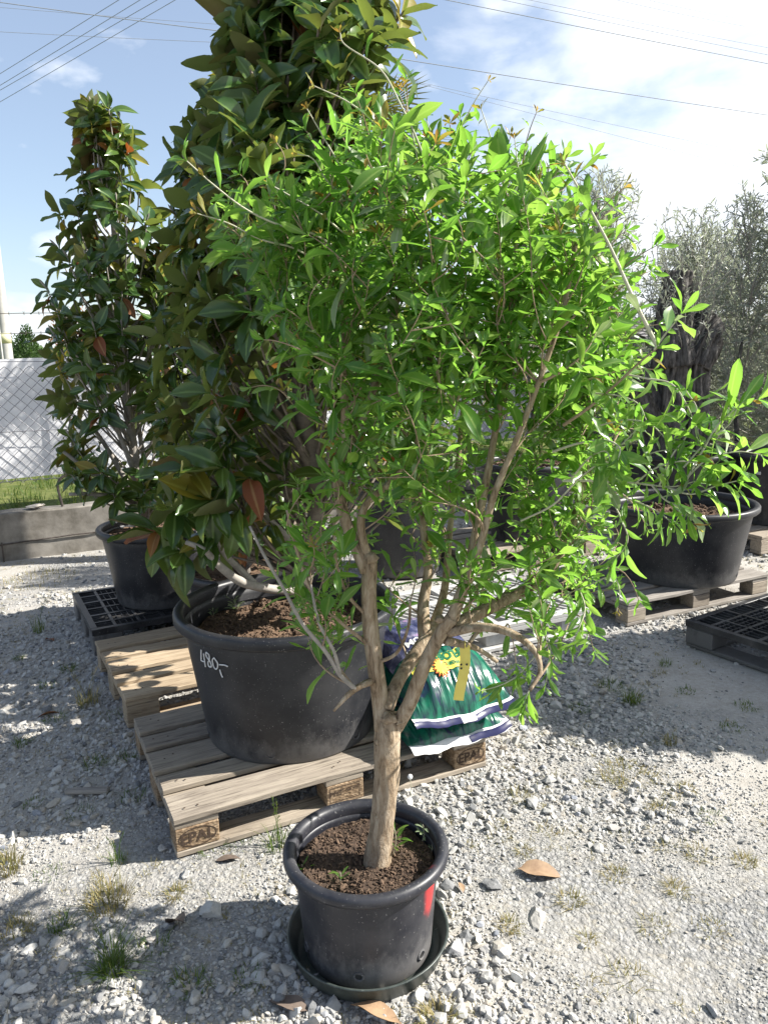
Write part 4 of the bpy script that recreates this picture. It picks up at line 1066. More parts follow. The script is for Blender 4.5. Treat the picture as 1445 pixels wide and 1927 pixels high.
def node_cost(p):
    d = NODE[:, :3] - p; dist = np.linalg.norm(d, axis=1)
    return dist + np.maximum(0, d[:, 2] + .10) * 2.2 + np.maximum(0, .12 - dist) * 1.0
order = np.argsort([node_cost(p).min() for p in TP])
for oi in order:
    p = TP[oi]; c = node_cost(p); k = np.argmin(c); a = NODE[k, :3]; dist = np.linalg.norm(p - a)
    if dist < .03: continue
    up = np.array([0, 0, 1.0]); mid = (a + p) / 2 + nrm(np.cross(p - a, up) + 1e-6) * qs.normal(0, .03) + (p - a - up * (p - a)[2]) * .18 * (1 if qs.random() < .8 else -1) + qs.normal(0, .012, 3)
    t = np.linspace(0, 1, 9)[:, None]; P = a * (1 - t) ** 2 + 2 * mid * t * (1 - t) + p * t ** 2
    r0 = min(NODE[k, 3] * .7, .0035 if dist > .15 else .0022)
    TW.add(*tube(P - SB, np.linspace(r0, .0009, 9), 5, False))
    for q in P[3:]: NODES.append((*q, .0018))
    NODE = np.array(NODES)
    low = targets[oi][1]
    size = (.086 if low < 420 else .076) * qs.uniform(.8, 1.25) * (.9 if low > 900 else 1)
    shoot_leaves(P, size, .0175 if low < 850 else .021, .28 if dist < .35 else .5, young=.16 if low < 480 else .06)
    # short side spur
    if qs.random() < .65:
        j = qs.integers(3, 7); e = P[j] + nrm(qs.normal(0, 1, 3) + np.array([0, 0, .5])) * qs.uniform(.04, .09)
        Q = np.array([P[j] * (1 - u) + e * u for u in np.linspace(0, 1, 4)]); TW.add(*tube(Q - SB, np.linspace(.0016, .0008, 4), 4, False)); shoot_leaves(Q, size * .85, .012, .25, young=.05, tip=4)
# young shoots that stand out of the crown's outline
for (px, py) in ((470, 450), (520, 360), (560, 330), (640, 260), (690, 230), (730, 215), (830, 275), (870, 290), (940, 310), (1000, 335), (1040, 360), (1110, 420), (1140, 470), (1170, 540), (1185, 620), (1175, 700), (1165, 800), (1170, 950), (1160, 1060), (1100, 1150), (1050, 1185), (960, 1170), (900, 1130), (510, 560), (520, 640), (540, 720), (1150, 500), (1120, 430), (1070, 360), (770, 230), (610, 290), (980, 300)):
    e = at(px + qs.normal(0, 12), py + qs.normal(0, 12), 1.84 + qs.normal(0, .12)); c = np.linalg.norm(NODE[:, :3] - e, axis=1) + np.maximum(0, NODE[:, 2] - e[2] + .02) * 1.5; a = NODE[np.argmin(c), :3]
    out = nrm(np.array([(px - 830) / 400.0, qs.normal(0, .2), (640 - py) / 420.0 + .15])); tipp = e + out * qs.uniform(.03, .085) + np.array([0, 0, .01 if py < 900 else -.06]); t = np.linspace(0, 1, 9)[:, None]
    P = a * (1 - t) ** 2 + 2 * (e + np.array([0, 0, .02])) * t * (1 - t) + tipp * t ** 2; TW.add(*tube(P - SB, np.linspace(.0022, .0009, 9), 5, False)); shoot_leaves(P, .062, .021, .3, young=.35 if py < 500 else .1, tip=5, big=1.2)
# long separate shoots with larger leaves
def long_shoot(pxs, r0, size, step, start=.3, tip=5, young=.5, mat=None, up=.2):
    P = spline(px3(pxs), 6); (SHT if mat is None else mat).add(*tube(P - SB, np.linspace(r0, max(r0 * .35, .001), len(P)) , 6, False))
    shoot_leaves(P, size * .86, step * .74, start, young=young, tip=tip, up=up, big=1.2); return P
long_shoot([(1060, 800, 1.68), (1110, 765, 1.62), (1160, 722, 1.56), (1205, 680, 1.52), (1236, 655, 1.50)], .004, .085, .016, .3, mat=TW)
long_shoot([(1236, 652, 1.50), (1195, 570, 1.50), (1150, 470, 1.51), (1105, 385, 1.52), (1062, 308, 1.53)], .0042, .075, .034, .12, 6, .9)
long_shoot([(1230, 658, 1.50), (1250, 630, 1.49), (1272, 603, 1.48), (1282, 590, 1.48)], .0022, .108, .017, .5, 5, .1)
long_shoot([(1180, 705, 1.55), (1215, 712, 1.52), (1262, 722, 1.50), (1290, 760, 1.48), (1312, 812, 1.48), (1320, 850, 1.48)], .0022, .085, .015, .3, 4, .2)
long_shoot([(1060, 905, 1.66), (1120, 905, 1.58), (1185, 908, 1.52), (1262, 916, 1.47), (1310, 905, 1.46)], .003, .085, .011, .35, 6, .2)
long_shoot([(1195, 909, 1.51), (1235, 880, 1.48), (1285, 868, 1.46), (1330, 880, 1.45)], .002, .088, .009, .25, 6, .2)
long_shoot([(1225, 912, 1.49), (1250, 940, 1.47), (1285, 960, 1.46), (1300, 985, 1.45)], .002, .092, .010, .3, 5, .3, up=-.4)
long_shoot([(1240, 914, 1.48), (1262, 860, 1.47), (1295, 815, 1.46), (1310, 770, 1.45), (1290, 735, 1.45)], .002, .092, .014, .3, 5, .2)
long_shoot([(1290, 905, 1.46), (1320, 850, 1.45), (1350, 800, 1.44), (1395, 760, 1.43), (1425, 752, 1.42)], .0022, .108, .019, .3, 6, .12)
long_shoot([(1040, 850, 1.66), (1085, 835, 1.58), (1135, 828, 1.50), (1165, 842, 1.46), (1162, 866, 1.45)], .0030, .095, .020, .45, 5, .0, up=-.7)
long_shoot([(1075, 900, 1.62), (1110, 860, 1.54), (1140, 850, 1.48), (1150, 880, 1.45)], .0022, .105, .020, .5, 4, .0, up=-.8)
long_shoot([(980, 980, 1.72), (1040, 950, 1.64), (1090, 900, 1.58), (1165, 840, 1.54), (1205, 800, 1.52)], .0026, .06, .03, .4, 4, .2)
long_shoot([(650, 480, 1.78), (590, 440, 1.72), (530, 425, 1.68), (465, 395, 1.65), (405, 350, 1.62), (352, 303, 1.60)], .003, .098, .022, .22, 6, .7)
long_shoot([(640, 520, 1.78), (560, 470, 1.72), (490, 450, 1.68), (430, 420, 1.65), (372, 402, 1.63)], .0026, .10, .020, .3, 4, .6)
long_shoot([(720, 480, 1.80), (650, 440, 1.74), (600, 400, 1.70), (540, 365, 1.68), (505, 345, 1.67)], .0026, .095, .022, .3, 5, .1)
long_shoot([(795, 420, 1.86), (760, 330, 1.80), (715, 245, 1.76), (660, 195, 1.74), (592, 162, 1.72)], .0032, .066, .034, .25, 5, .8)
long_shoot([(830, 420, 1.84), (795, 290, 1.80), (750, 190, 1.78), (715, 130, 1.77), (650, 85, 1.76), (640, 62, 1.76)], .0032, .070, .036, .25, 5, .6)
long_shoot([(700, 420, 1.80), (650, 330, 1.76), (610, 260, 1.75), (578, 205, 1.74)], .0026, .055, .022, .4, 6, 1.0)
long_shoot([(690, 400, 1.80), (620, 345, 1.78), (590, 300, 1.76), (560, 290, 1.75)], .0022, .055, .022, .4, 6, 1.0)
long_shoot([(800, 400, 1.84), (785, 300, 1.82), (770, 220, 1.82), (760, 165, 1.82)], .0026, .065, .028, .3, 5, .5)
long_shoot([(820, 340, 1.88), (850, 280, 1.88), (885, 205, 1.88), (918, 152, 1.88)], .0022, .048, .05, .3, 4, .7)
long_shoot([(960, 400, 1.86), (940, 320, 1.84), (925, 265, 1.83), (905, 205, 1.83)], .0024, .06, .03, .3, 6, 1.0)
long_shoot([(1010, 460, 1.86), (988, 385, 1.84), (975, 320, 1.84), (968, 262, 1.84)], .0026, .07, .03, .3, 4, .1)
long_shoot([(1040, 480, 1.80), (1010, 400, 1.78), (1030, 345, 1.76), (1060, 325, 1.75)], .0022, .065, .03, .3, 5, .4)
long_shoot([(880, 380, 1.9), (845, 320, 1.9), (820, 270, 1.9), (800, 220, 1.9)], .0022, .06, .03, .3, 5, .4)
long_shoot([(996, 1298, 1.60), (990, 1312, 1.59), (984, 1330, 1.58)], .0018, .088, .008, .0, 5, .0, up=-1.0)
long_shoot([(1130, 800, 1.62), (1180, 790, 1.56), (1225, 800, 1.52), (1260, 835, 1.49)], .002, .085, .013, .2, 5, .0)
long_shoot([(1140, 870, 1.60), (1190, 865, 1.55), (1235, 850, 1.51), (1275, 845, 1.48)], .002, .085, .012, .2, 5, .0)
long_shoot([(1150, 930, 1.58), (1200, 945, 1.53), (1240, 965, 1.50), (1265, 985, 1.48)], .002, .085, .012, .2, 5, .0, up=-.3)
long_shoot([(1120, 740, 1.62), (1165, 745, 1.58), (1200, 760, 1.55), (1215, 790, 1.54)], .002, .08, .013, .2, 5, .1)
long_shoot([(1285, 880, 1.46), (1330, 830, 1.45), (1370, 800, 1.44), (1385, 770, 1.43)], .002, .09, .012, .25, 6, .0)
long_shoot([(1080, 1090, 1.80), (1100, 1140, 1.74), (1090, 1180, 1.70), (1075, 1215, 1.69)], .0018, .072, .014, .2, 5, .0, up=-.5)
long_shoot([(1000, 1170, 1.72), (1030, 1200, 1.68), (1035, 1245, 1.66), (1025, 1290, 1.65)], .0016, .072, .015, .2, 5, .0, up=-.7)
long_shoot([(1255, 918, 1.47), (1300, 930, 1.45), (1345, 915, 1.44), (1385, 905, 1.43)], .002, .095, .012, .2, 6, .1)
long_shoot([(1290, 900, 1.46), (1330, 865, 1.45), (1385, 850, 1.44), (1430, 855, 1.43)], .002, .10, .016, .3, 5, .0)
long_shoot([(1150, 940, 1.6), (1170, 980, 1.56), (1180, 1020, 1.55), (1150, 1060, 1.55)], .002, .08, .014, .2, 5, .0, up=-.5)
long_shoot([(930, 1300, 1.70), (960, 1280, 1.66), (990, 1262, 1.64)], .0015, .062, .018, .1, 4, .0, up=-.6)
long_shoot([(1010, 1230, 1.64), (975, 1270, 1.64), (940, 1290, 1.63), (905, 1300, 1.62)], .0015, .066, .022, .2, 4, .0, up=-.6)
long_shoot([(1060, 1120, 1.8), (1110, 1100, 1.74), (1150, 1085, 1.70), (1165, 1110, 1.68), (1160, 1150, 1.68)], .002, .05, .016, .2, 5, .4, up=-.3)
tag(TW.build('twigs', M_BARK_YOUNG, shrub, smooth=True), kind='stuff')
tag(SHT.build('long_shoots', M_SHOOT, shrub, smooth=True), kind='stuff')

# yellow tag hanging from a stub
tg = thing('plant_tag', 'long yellow paper plant tag hanging from a branch stub of the shrub', 'tag', tuple(at(874, 1214, 1.80)))
b0 = at(874, 1214, 1.80); b1 = at(865, 1316, 1.80)
n_ = 14; tp = np.linspace(0, 1, n_)[:, None]; cl = b0 * (1 - tp) + b1 * tp + np.stack([.004 * np.sin(tp[:, 0] * 5), -.010 * np.sin(tp[:, 0] * 2.5), 0 * tp[:, 0]], -1)
V = np.concatenate([cl + [-.0125, .003, 0], cl + [.0125, -.003, 0], cl + [-.0125, .0042, 0], cl + [.0125, -.0018, 0]]) - b0; i = np.arange(n_ - 1)
F = np.concatenate([np.stack([i, i + n_, i + n_ + 1, i + 1], -1), np.stack([i + 2 * n_, i + 2 * n_ + 1, i + 3 * n_ + 1, i + 3 * n_], -1)])
mb = MB(); mb.add(V, F); mb.build('tag_strip', M_TAG, tg, smooth=True)
for dx, dz in ((-.0075, -.046), (.0065, -.046), (-.0072, -.056)):
    a = np.arange(10) / 10 * 2 * PI; mb = MB(); mb.add(np.stack([dx - .006 * (dz < -.04) * .4 + .003 * np.cos(a), 0 * a - .0125, dz + .003 * np.sin(a)], -1), [list(range(10))]); mb.build('punch_mark', M_INK, tg)
mb = MB(); aa = np.linspace(0, 2 * PI, 14); mb.add(*tube(np.stack([0 * aa, .009 * np.cos(aa), .002 + .009 * np.sin(aa)], -1), .0012, 5)); mb.build('tie_loop', M_TAG, tg)

# ------------------------------------------------------------------ magnolias
def tubes_px(root, base, pxs, rpx, name, mat, seg=9, knob=.08, dist=3.0, k=5):
    P = spline(px3(pxs), k); rad = np.interp(np.linspace(0, 1, len(P)), np.linspace(0, 1, len(rpx)), rpx) * dist / FPX
    V, F = tube(P, rad, seg); c = np.repeat(P, seg, 0); V = c + (V - c) * (1 + (fbm(V * np.array([25, 25, 9]), 3) - .5)[:, None] * knob * 2)
    m_ = MB(); m_.add(V - base, F); m_.build(name, mat, root, smooth=True); return P
def magnolia(root, base, axis, zr, rprof, n_ros, lsize, rng, L, Tw, skip=None, yel=.05, rust=.05, back=0.0):
    """columnar crown: branches climb from the trunk line to rosettes of leaves"""
    for _ in range(n_ros):
        z = rng.uniform(*zr); th = rng.uniform(0, 2 * PI); R_ = np.interp(z, rprof[0], rprof[1]) * (1 + back * max(0, math.sin(th))); f = math.sqrt(rng.uniform(.12, 1)); r = R_ * f
        ax_p = np.array([np.interp(z, axis[:, 2], axis[:, 0]), np.interp(z, axis[:, 2], axis[:, 1]), z])
        tip = ax_p + np.array([math.cos(th) * r, math.sin(th) * r, 0]) + rng.normal(0, .03, 3)
        if skip is not None and skip(tip): continue
        zb = max(z - rng.uniform(.15, .5) - r * .5, axis[:, 2].min() + .03)
        b = np.array([np.interp(zb, axis[:, 2], axis[:, 0]), np.interp(zb, axis[:, 2], axis[:, 1]), zb])
        c = b * .45 + tip * .55 + np.array([math.cos(th), math.sin(th), -.55]) * .09 * (1 if rng.random() < .8 else -.5)
        t = np.linspace(0, 1, 8)[:, None]; P = b * (1 - t) ** 2 + 2 * c * t * (1 - t) + tip * t ** 2
        Tw.add(*tube(P - base, np.linspace(.006 + .003 * r, .0028, 8), 6, False))
        ax = nrm(nrm(P[-1] - P[-2]) + np.array([math.cos(th) * .5, math.sin(th) * .5, rng.uniform(-.35, .8)])); sd1 = nrm(np.cross(ax, [.2, .15, .95])); sd2 = np.cross(ax, sd1)
        nl = rng.integers(6, 11); ph = rng.uniform(0, 6)
        for k in range(nl):
            a = ph + k * 2.4; f2 = k / nl; op = 1.55 - 1.15 * f2 + rng.normal(0, .18)
            d = ax * math.cos(op) + (math.cos(a) * sd1 + math.sin(a) * sd2) * math.sin(op); d = d + np.array([0, 0, -.62 * (1 - f2)])
            p = tip - ax * .055 * (1 - f2); n = ax * .5 + np.array([math.cos(th) * .9, math.sin(th) * .9, .45]) + rng.normal(0, .25, 3)
            m = 0; u = rng.random()
            if u < yel * (1.5 if f2 < .4 else .6): m = 1
            elif u > 1 - rust * (2 if f2 < .25 else .4): m = 2
            L.add(p, d, n, lsize * rng.uniform(.62, 1.15) * (1 - .4 * max(0, f2 - .7) / .3), rng.integers(0, 12), m)
        # leaves lower along the shoot
        for k in range(rng.integers(1, 4)):
            j = rng.integers(4, 7); a = rng.uniform(0, 6); d = math.cos(a) * sd1 + math.sin(a) * sd2 + ax * .4 + np.array([0, 0, -.5]); L.add(P[j], d, np.array([math.cos(th), math.sin(th), .5]) + rng.normal(0, .3, 3), lsize * rng.uniform(.6, 1.0), rng.integers(0, 12), 0 if rng.random() > rust else 2)
        # bud
        Tw.add(*tube([tip - base, tip - base + ax * .035, tip - base + ax * .05], [.0045, .006, .001], 6, False))

MAGS = [M_MAG, M_MAG_YEL, M_MAG_RUST]
BB = np.array([BP[0], BP[1], .55]); bmag = thing('magnolia_tree', 'tall columnar magnolia with glossy dark leaves in the large priced pot', 'tree', tuple(BB), 0)
tr1 = tubes_px(bmag, BB, [(565, 1100, 2.9), (580, 1040, 2.9), (598, 960, 2.9), (592, 880, 2.9), (572, 780, 2.9), (566, 690, 2.9), (552, 560, 2.9), (545, 400, 2.9), (545, 250, 2.9), (560, 100, 2.9), (580, -80, 2.9), (590, -250, 2.9)], [21, 19, 17, 17, 19, 17, 14, 12, 10, 9, 7, 4], 'trunk', M_BARK_MAG, 14, .08)
tubes_px(bmag, BB, [(552, 1095, 2.93), (548, 1000, 2.97), (540, 900, 3.0), (530, 780, 3.02), (545, 600, 3.05), (590, 400, 3.05), (620, 200, 3.05), (632, 40, 3.05), (640, -120, 3.05)], [12, 11, 10, 9, 8, 7, 6, 5, 3], 'trunk', M_BARK_MAG, 9, .08)
tubes_px(bmag, BB, [(575, 705, 2.88), (560, 660, 2.84), (530, 640, 2.8), (490, 600, 2.75)], [10, 8, 6, 5], 'limb', M_BARK_MAG)
tubes_px(bmag, BB, [(590, 900, 2.9), (555, 820, 2.84), (520, 775, 2.78), (490, 740, 2.74)], [9, 8, 6, 5], 'limb', M_BARK_MAG)
tubes_px(bmag, BB, [(560, 1112, 2.86), (510, 1108, 2.76), (455, 1095, 2.66), (410, 1062, 2.60), (385, 1035, 2.56), (350, 1020, 2.54)], [9, 8, 8, 7, 5, 4], 'low_limb', M_BARK_GREY, 8)
tubes_px(bmag, BB, [(480, 1100, 2.72), (450, 1070, 2.70), (425, 1045, 2.68), (400, 1010, 2.66)], [7, 6, 5, 4], 'low_limb', M_BARK_GREY, 8)
tubes_px(bmag, BB, [(585, 1040, 2.9), (540, 1010, 2.85), (490, 960, 2.80), (440, 900, 2.75)], [8, 7, 6, 5], 'low_limb', M_BARK_GREY, 8)
axis_b = tr1[np.argsort(tr1[:, 2])]
L_BM = Leaves(); tw = MB(); qb = np.random.default_rng(41)
def skip_b(p):
    x, y, z = project(p)
    if p[1] < 2.95 and ((505 < x < 600 and 620 < y < 830) or (505 < x < 575 and y < 170)) and qb.random() < .85: return True
    if x > 600 and y > 700 and qb.random() < .72: return True          # open lower right side
    if y > 880 and x > 470 and qb.random() < .8: return True
    if 420 < x and y > 1010: return True
    return False
magnolia(bmag, BB, axis_b, (.82, 3.62), ([.7, .95, 1.4, 2.0, 2.5, 3.0, 3.3, 3.7], [.30, .42, .42, .32, .20, .10, .07, .05]), 370, .168, qb, L_BM, tw, skip_b, .03, .025, 1.3)
# low sprays hanging over the rim at left
for (px, py, Yd) in ((330, 960, 2.62), (400, 940, 2.60), (300, 1000, 2.66), (395, 1010, 2.62), (450, 960, 2.62), (345, 1040, 2.60), (420, 880, 2.6), (360, 880, 2.62), (470, 900, 2.65)):
    tip = at(px, py, Yd); ax = nrm(np.array([-.5, -.5, -.25]) + qb.normal(0, .3, 3)); sd1 = nrm(np.cross(ax, [.2, .15, .95])); sd2 = np.cross(ax, sd1)
    b = at(470, 1000, 2.75); t = np.linspace(0, 1, 6)[:, None]; P = b * (1 - t) + tip * t + np.array([0, 0, .05]) * np.sin(t * 3.1); tw.add(*tube(P - BB, np.linspace(.007, .004, 6), 6, False))
    for k in range(8):
        a = k * 2.4; op = 1.5 - .1 * k + qb.normal(0, .15); d = ax * math.cos(op) + (math.cos(a) * sd1 + math.sin(a) * sd2) * math.sin(op) + np.array([0, 0, -.45])
        L_BM.add(tip, d, -ax * .2 + np.array([-.1, -.5, .8]) + qb.normal(0, .3, 3), .165 * qb.uniform(.7, 1.2), qb.integers(0, 12), 2 if qb.random() < .05 else (1 if qb.random() < .05 else 0))
# rosettes near the top right that stand out against the sky
for (px, py, Yd, dx) in ((760, 20, 2.95, .8), (735, 75, 2.8, .5), (700, 60, 2.7, .3), (640, 150, 2.62, 0), (600, 50, 2.6, -.2), (470, 250, 2.52, -.2), (500, 300, 2.5, 0), (430, 320, 2.55, -.3), (690, 110, 2.85, .4), (640, 60, 2.66, .1)):
    tip = at(px, py, Yd); b = np.array([np.interp(tip[2] - .35, axis_b[:, 2], axis_b[:, 0]), 2.9, tip[2] - .35]); t = np.linspace(0, 1, 6)[:, None]; P = b * (1 - t) + tip * t + np.array([0, 0, -.05]) * np.sin(t * 3.1); tw.add(*tube(P - BB, np.linspace(.008, .004, 6), 6, False))
    ax = nrm(np.array([dx, -.35, .8])); sd1 = nrm(np.cross(ax, [.2, .15, .95])); sd2 = np.cross(ax, sd1)
    for k in range(9):
        a = k * 2.4; f2 = k / 9; op = 1.6 - 1.1 * f2 + qb.normal(0, .12); d = ax * math.cos(op) + (math.cos(a) * sd1 + math.sin(a) * sd2) * math.sin(op) + np.array([0, 0, -.25 * (1 - f2)])
        L_BM.add(tip - ax * .05 * (1 - f2), d, ax + qb.normal(0, .2, 3), .165 * qb.uniform(.7, 1.15), qb.integers(0, 12), 1 if (dx > .6 and k % 2) else 0)
tag(tw.build('branches', M_BARK_MAG, bmag, smooth=True), kind='stuff')

LB = np.array([LP_[0], LP_[1], .55]); lmag = thing('magnolia_tree', 'slender magnolia with a pointed top standing left in front of the fence', 'tree', tuple(LB))
tr2 = tubes_px(lmag, LB, [(285, 985, 4.55), (262, 900, 4.55), (245, 800, 4.55), (235, 700, 4.55), (228, 600, 4.55), (222, 490, 4.55), (212, 400, 4.55), (200, 310, 4.55), (197, 240, 4.55), (180, 205, 4.55)], [9, 9, 8, 8, 7, 7, 5, 4, 4, 2], 'trunk', M_BARK_GREY, 10, .08, 4.6)
for pts in ([(270, 960, 4.5), (235, 900, 4.5), (200, 840, 4.45), (165, 790, 4.4)], [(275, 960, 4.55), (250, 880, 4.45), (215, 790, 4.4), (205, 740, 4.4)], [(285, 970, 4.55), (275, 880, 4.6), (262, 800, 4.6), (270, 720, 4.6)], [(275, 970, 4.5), (215, 915, 4.4), (160, 880, 4.35), (120, 850, 4.3)], [(278, 965, 4.5), (240, 940, 4.4), (180, 930, 4.3), (130, 930, 4.25)]):
    tubes_px(lmag, LB, pts, [6, 5, 4, 3], 'limb', M_BARK_GREY, 7, .08, 4.6)
axis_l = tr2[np.argsort(tr2[:, 2])]; L_LM = Leaves(); tw = MB(); ql = np.random.default_rng(43)
def skip_l(p):
    x, y, z = project(p)
    return (715 < y < 900 and 165 < x < 275 and ql.random() < .75)
magnolia(lmag, LB, axis_l, (.85, 2.93), ([.7, 1.0, 1.5, 2.0, 2.4, 2.7, 2.85, 3.0], [.30, .44, .43, .40, .30, .15, .07, .02]), 165, .160, ql, L_LM, tw, skip_l, .07, .025)
tag(tw.build('branches', M_BARK_GREY, lmag, smooth=True), kind='stuff')

MB3 = np.array([P3[0], P3[1], .43]); mmag = thing('magnolia_tree', 'middle magnolia mostly hidden behind the tall one, in the half hidden pot', 'tree', tuple(MB3))
ax3 = np.array([(P3[0], P3[1], .42), (P3[0] - .05, P3[1], 1.0), (P3[0] + .04, P3[1], 1.8), (P3[0] + .10, P3[1], 3.0)])
mb = MB(); mb.add(*tube(spline(ax3, 5) - MB3, np.linspace(.03, .008, 16), 9)); mb.build('trunk', M_BARK_GREY, mmag, smooth=True)
L_MM = Leaves(); tw = MB(); qm = np.random.default_rng(47)
magnolia(mmag, MB3, ax3, (.75, 2.95), ([.6, .9, 1.5, 2.0, 2.6, 3.0], [.25, .38, .40, .34, .26, .10]), 230, .17, qm, L_MM, tw, None, .06, .07)
tag(tw.build('branches', M_BARK_GREY, mmag, smooth=True), kind='stuff')

# which leaves show: a coarse depth grid over the picture picks the 300 largest visible ones of each plant
ALL = [L_SH, L_BM, L_LM, L_MM]; CELL = 5.0
GW, GH = int(PW / CELL) + 1, int(PH / CELL) + 1; zb_ = np.full((GH, GW), 1e9); samp = []
for L in ALL:
    L.arrays(); pts = L.P[:, None] + L.D[:, None] * (L.S[:, None] * np.array([.15, .35, .5, .65, .85]))[..., None]
    wx = L.R[:, :, 0][:, None] * (L.S[:, None] * np.array([0, .09, -.09, .09, 0]))[..., None]
    x, y, z = project(pts + wx); ok = (z > .1) & (x >= 0) & (x < PW) & (y >= 0) & (y < PH); ix = np.clip((x / CELL).astype(int), 0, GW - 1); iy = np.clip((y / CELL).astype(int), 0, GH - 1)
    np.minimum.at(zb_, (iy[ok], ix[ok]), z[ok]); samp.append((x, y, z, ok, ix, iy))
for L, (x, y, z, ok, ix, iy) in zip(ALL, samp):
    vis = (ok & (z <= zb_[iy, ix] + .025)).sum(1)
    ln = np.hypot(x[:, 4] - x[:, 0], y[:, 4] - y[:, 0]) / .7; wd = np.abs(np.einsum('ij,j->i', L.R[:, :, 2], CF)) * .8 + .2
    L.score = vis / 5.0 * ln * wd * L.S / z.mean(1)
    L.keep = np.argsort(-L.score)[:300]
realize(L_SH, SH_T, SH_T[0][1], [M_SHRUB, M_SHRUB_YOUNG, M_SHRUB_SILVER], shrub, SB, L_SH.keep, rng=qs)
realize(L_BM, MG_T, MG_T[0][1], MAGS, bmag, BB, L_BM.keep, rng=qb)
realize(L_LM, MG_T, MG_T[0][1], MAGS, lmag, LB, L_LM.keep, rng=ql)
realize(L_MM, MG_T, MG_T[0][1], MAGS, mmag, MB3, L_MM.keep[:80], rng=qm)

# ------------------------------------------------------------------ olives and the rest of the background
def olive(label, base, height, crown_r, z0, n_shoot, rng, lsize=.055, trunk_r=.05, lean=(0, 0), trunk=True, step=.03, name='olive_tree', squash=1.0):
    r = thing(name, label, 'tree', tuple(base), 0, 'olive trees in the background'); L = Leaves(); B = MB()
    top = np.array([lean[0], lean[1], height * .55])
    if trunk:
        P = spline([(0, 0, 0), (.04, .02, height * .18), (-.03, 0, height * .38), tuple(top)], 5); V, F = tube(P, np.linspace(trunk_r, trunk_r * .4, len(P)), 10); V = V + (fbm(V * 14 + 3, 3) - .5)[:, None] * trunk_r * .6
        m_ = MB(); m_.add(V, F); m_.build('trunk', M_BARK_OLIVE, r, smooth=True)
    for _ in range(n_shoot):
        th = rng.uniform(0, 2 * PI); f = math.sqrt(rng.uniform(.02, 1)); z = z0 + (height - z0) * rng.beta(1.2, 1.1); rr = crown_r * f * (1 - .55 * max(0, (z - z0) / (height - z0) - .45) / .55)
        tip = np.array([lean[0] + math.cos(th) * rr, lean[1] + math.sin(th) * rr * squash, z]); st = np.array([lean[0] * .7 + math.cos(th) * rr * .35, lean[1] * .7 + math.sin(th) * rr * .35, max(z - rng.uniform(.05, .6), z0 * .6)])
        t = np.linspace(0, 1, 7)[:, None]; mid = (st + tip) / 2 + rng.normal(0, .12, 3) + np.array([0, 0, .10]); P = st * (1 - t) ** 2 + 2 * mid * t * (1 - t) + tip * t * t
        B.add(*tube(P, np.linspace(.006, .0015, 7), 4, False)); tot = np.linalg.norm(tip - st); s = .15
        while s < 1:
            i = s * 6; j = min(int(i), 5); p = P[j] * (1 - (i - j)) + P[j + 1] * (i - j); ax = nrm(P[j + 1] - P[j]); a = rng.uniform(0, 6); sd1 = nrm(np.cross(ax, [.2, .15, .95])); sd2 = np.cross(ax, sd1)
            for k in (0, PI):
                d = ax * .9 + math.cos(a + k) * sd1 + math.sin(a + k) * sd2; L.add(p, d, ax + rng.normal(0, .4, 3), lsize * rng.uniform(.6, 1.2), rng.integers(0, 6), 0)
            s += step / max(tot, .05) * rng.uniform(.7, 1.3)
        L.add(P[-1], P[-1] - P[-2], rng.normal(0, 1, 3), lsize * .8, 0, 0)
    tag(B.build('branches', M_BARK_GREY, r), kind='stuff'); L.arrays()
    m_ = MB(); bulk(m_, np.array([t[0] for t in OL_T]), OL_T[0][1], L.Tm, L.R, L.S, L.P, 0, rng.random(len(L.P))); tag(m_.build('foliage', M_OLIVE, r), kind='stuff')
    return r
qo = np.random.default_rng(61)
olive('tall loose olive tree with silvery leaves at the right edge', (4.2, 7.4, 0), 3.55, 1.35, .6, 620, qo, .085, .06)
olive('broad silvery olive filling the gap between the stump and the right edge', (4.0, 9.4, 0), 2.9, 1.25, .5, 480, qo, .08, .06)
olive('grey green olive seen between the shrub and the stump', (2.55, 9.6, 0), 2.5, .9, .5, 300, qo, .075, .05)
olive('thin young olive tree with upright shoots behind the old stump', (3.55, 9.0, 0), 3.1, .75, .9, 208, qo, 0.073, .04)
olive('sparse olive tree rising behind the right shoulder of the green shrub', (2.25, 8.3, 0), 3.35, .70, 1.0, 336, qo, 0.073, .05)
olive('dark bushy olive low at the right edge beside the tiled roof', (4.75, 8.6, 0), 1.75, .85, .45, 368, qo, 0.069, .06)
olive('low greyish olive bush left of the stump', (2.25, 7.7, 0), 1.75, .55, .5, 272, qo, 0.062, .04)
olive('small olive standing in the pot with crumbly soil', (1.13, 5.95, .70), 2.3, .42, .75, 192, qo, 0.065, .025)
olive('slim olive standing in the pot behind the grey plastic pallet', (.12, 5.6, .58), 1.5, .30, .5, 96, qo, 0.062, .02)
olive('slender olive with few leaves to the right of the stump top', (3.35, 7.3, 0), 3.0, .35, 1.3, 88, qo, 0.069, .03)

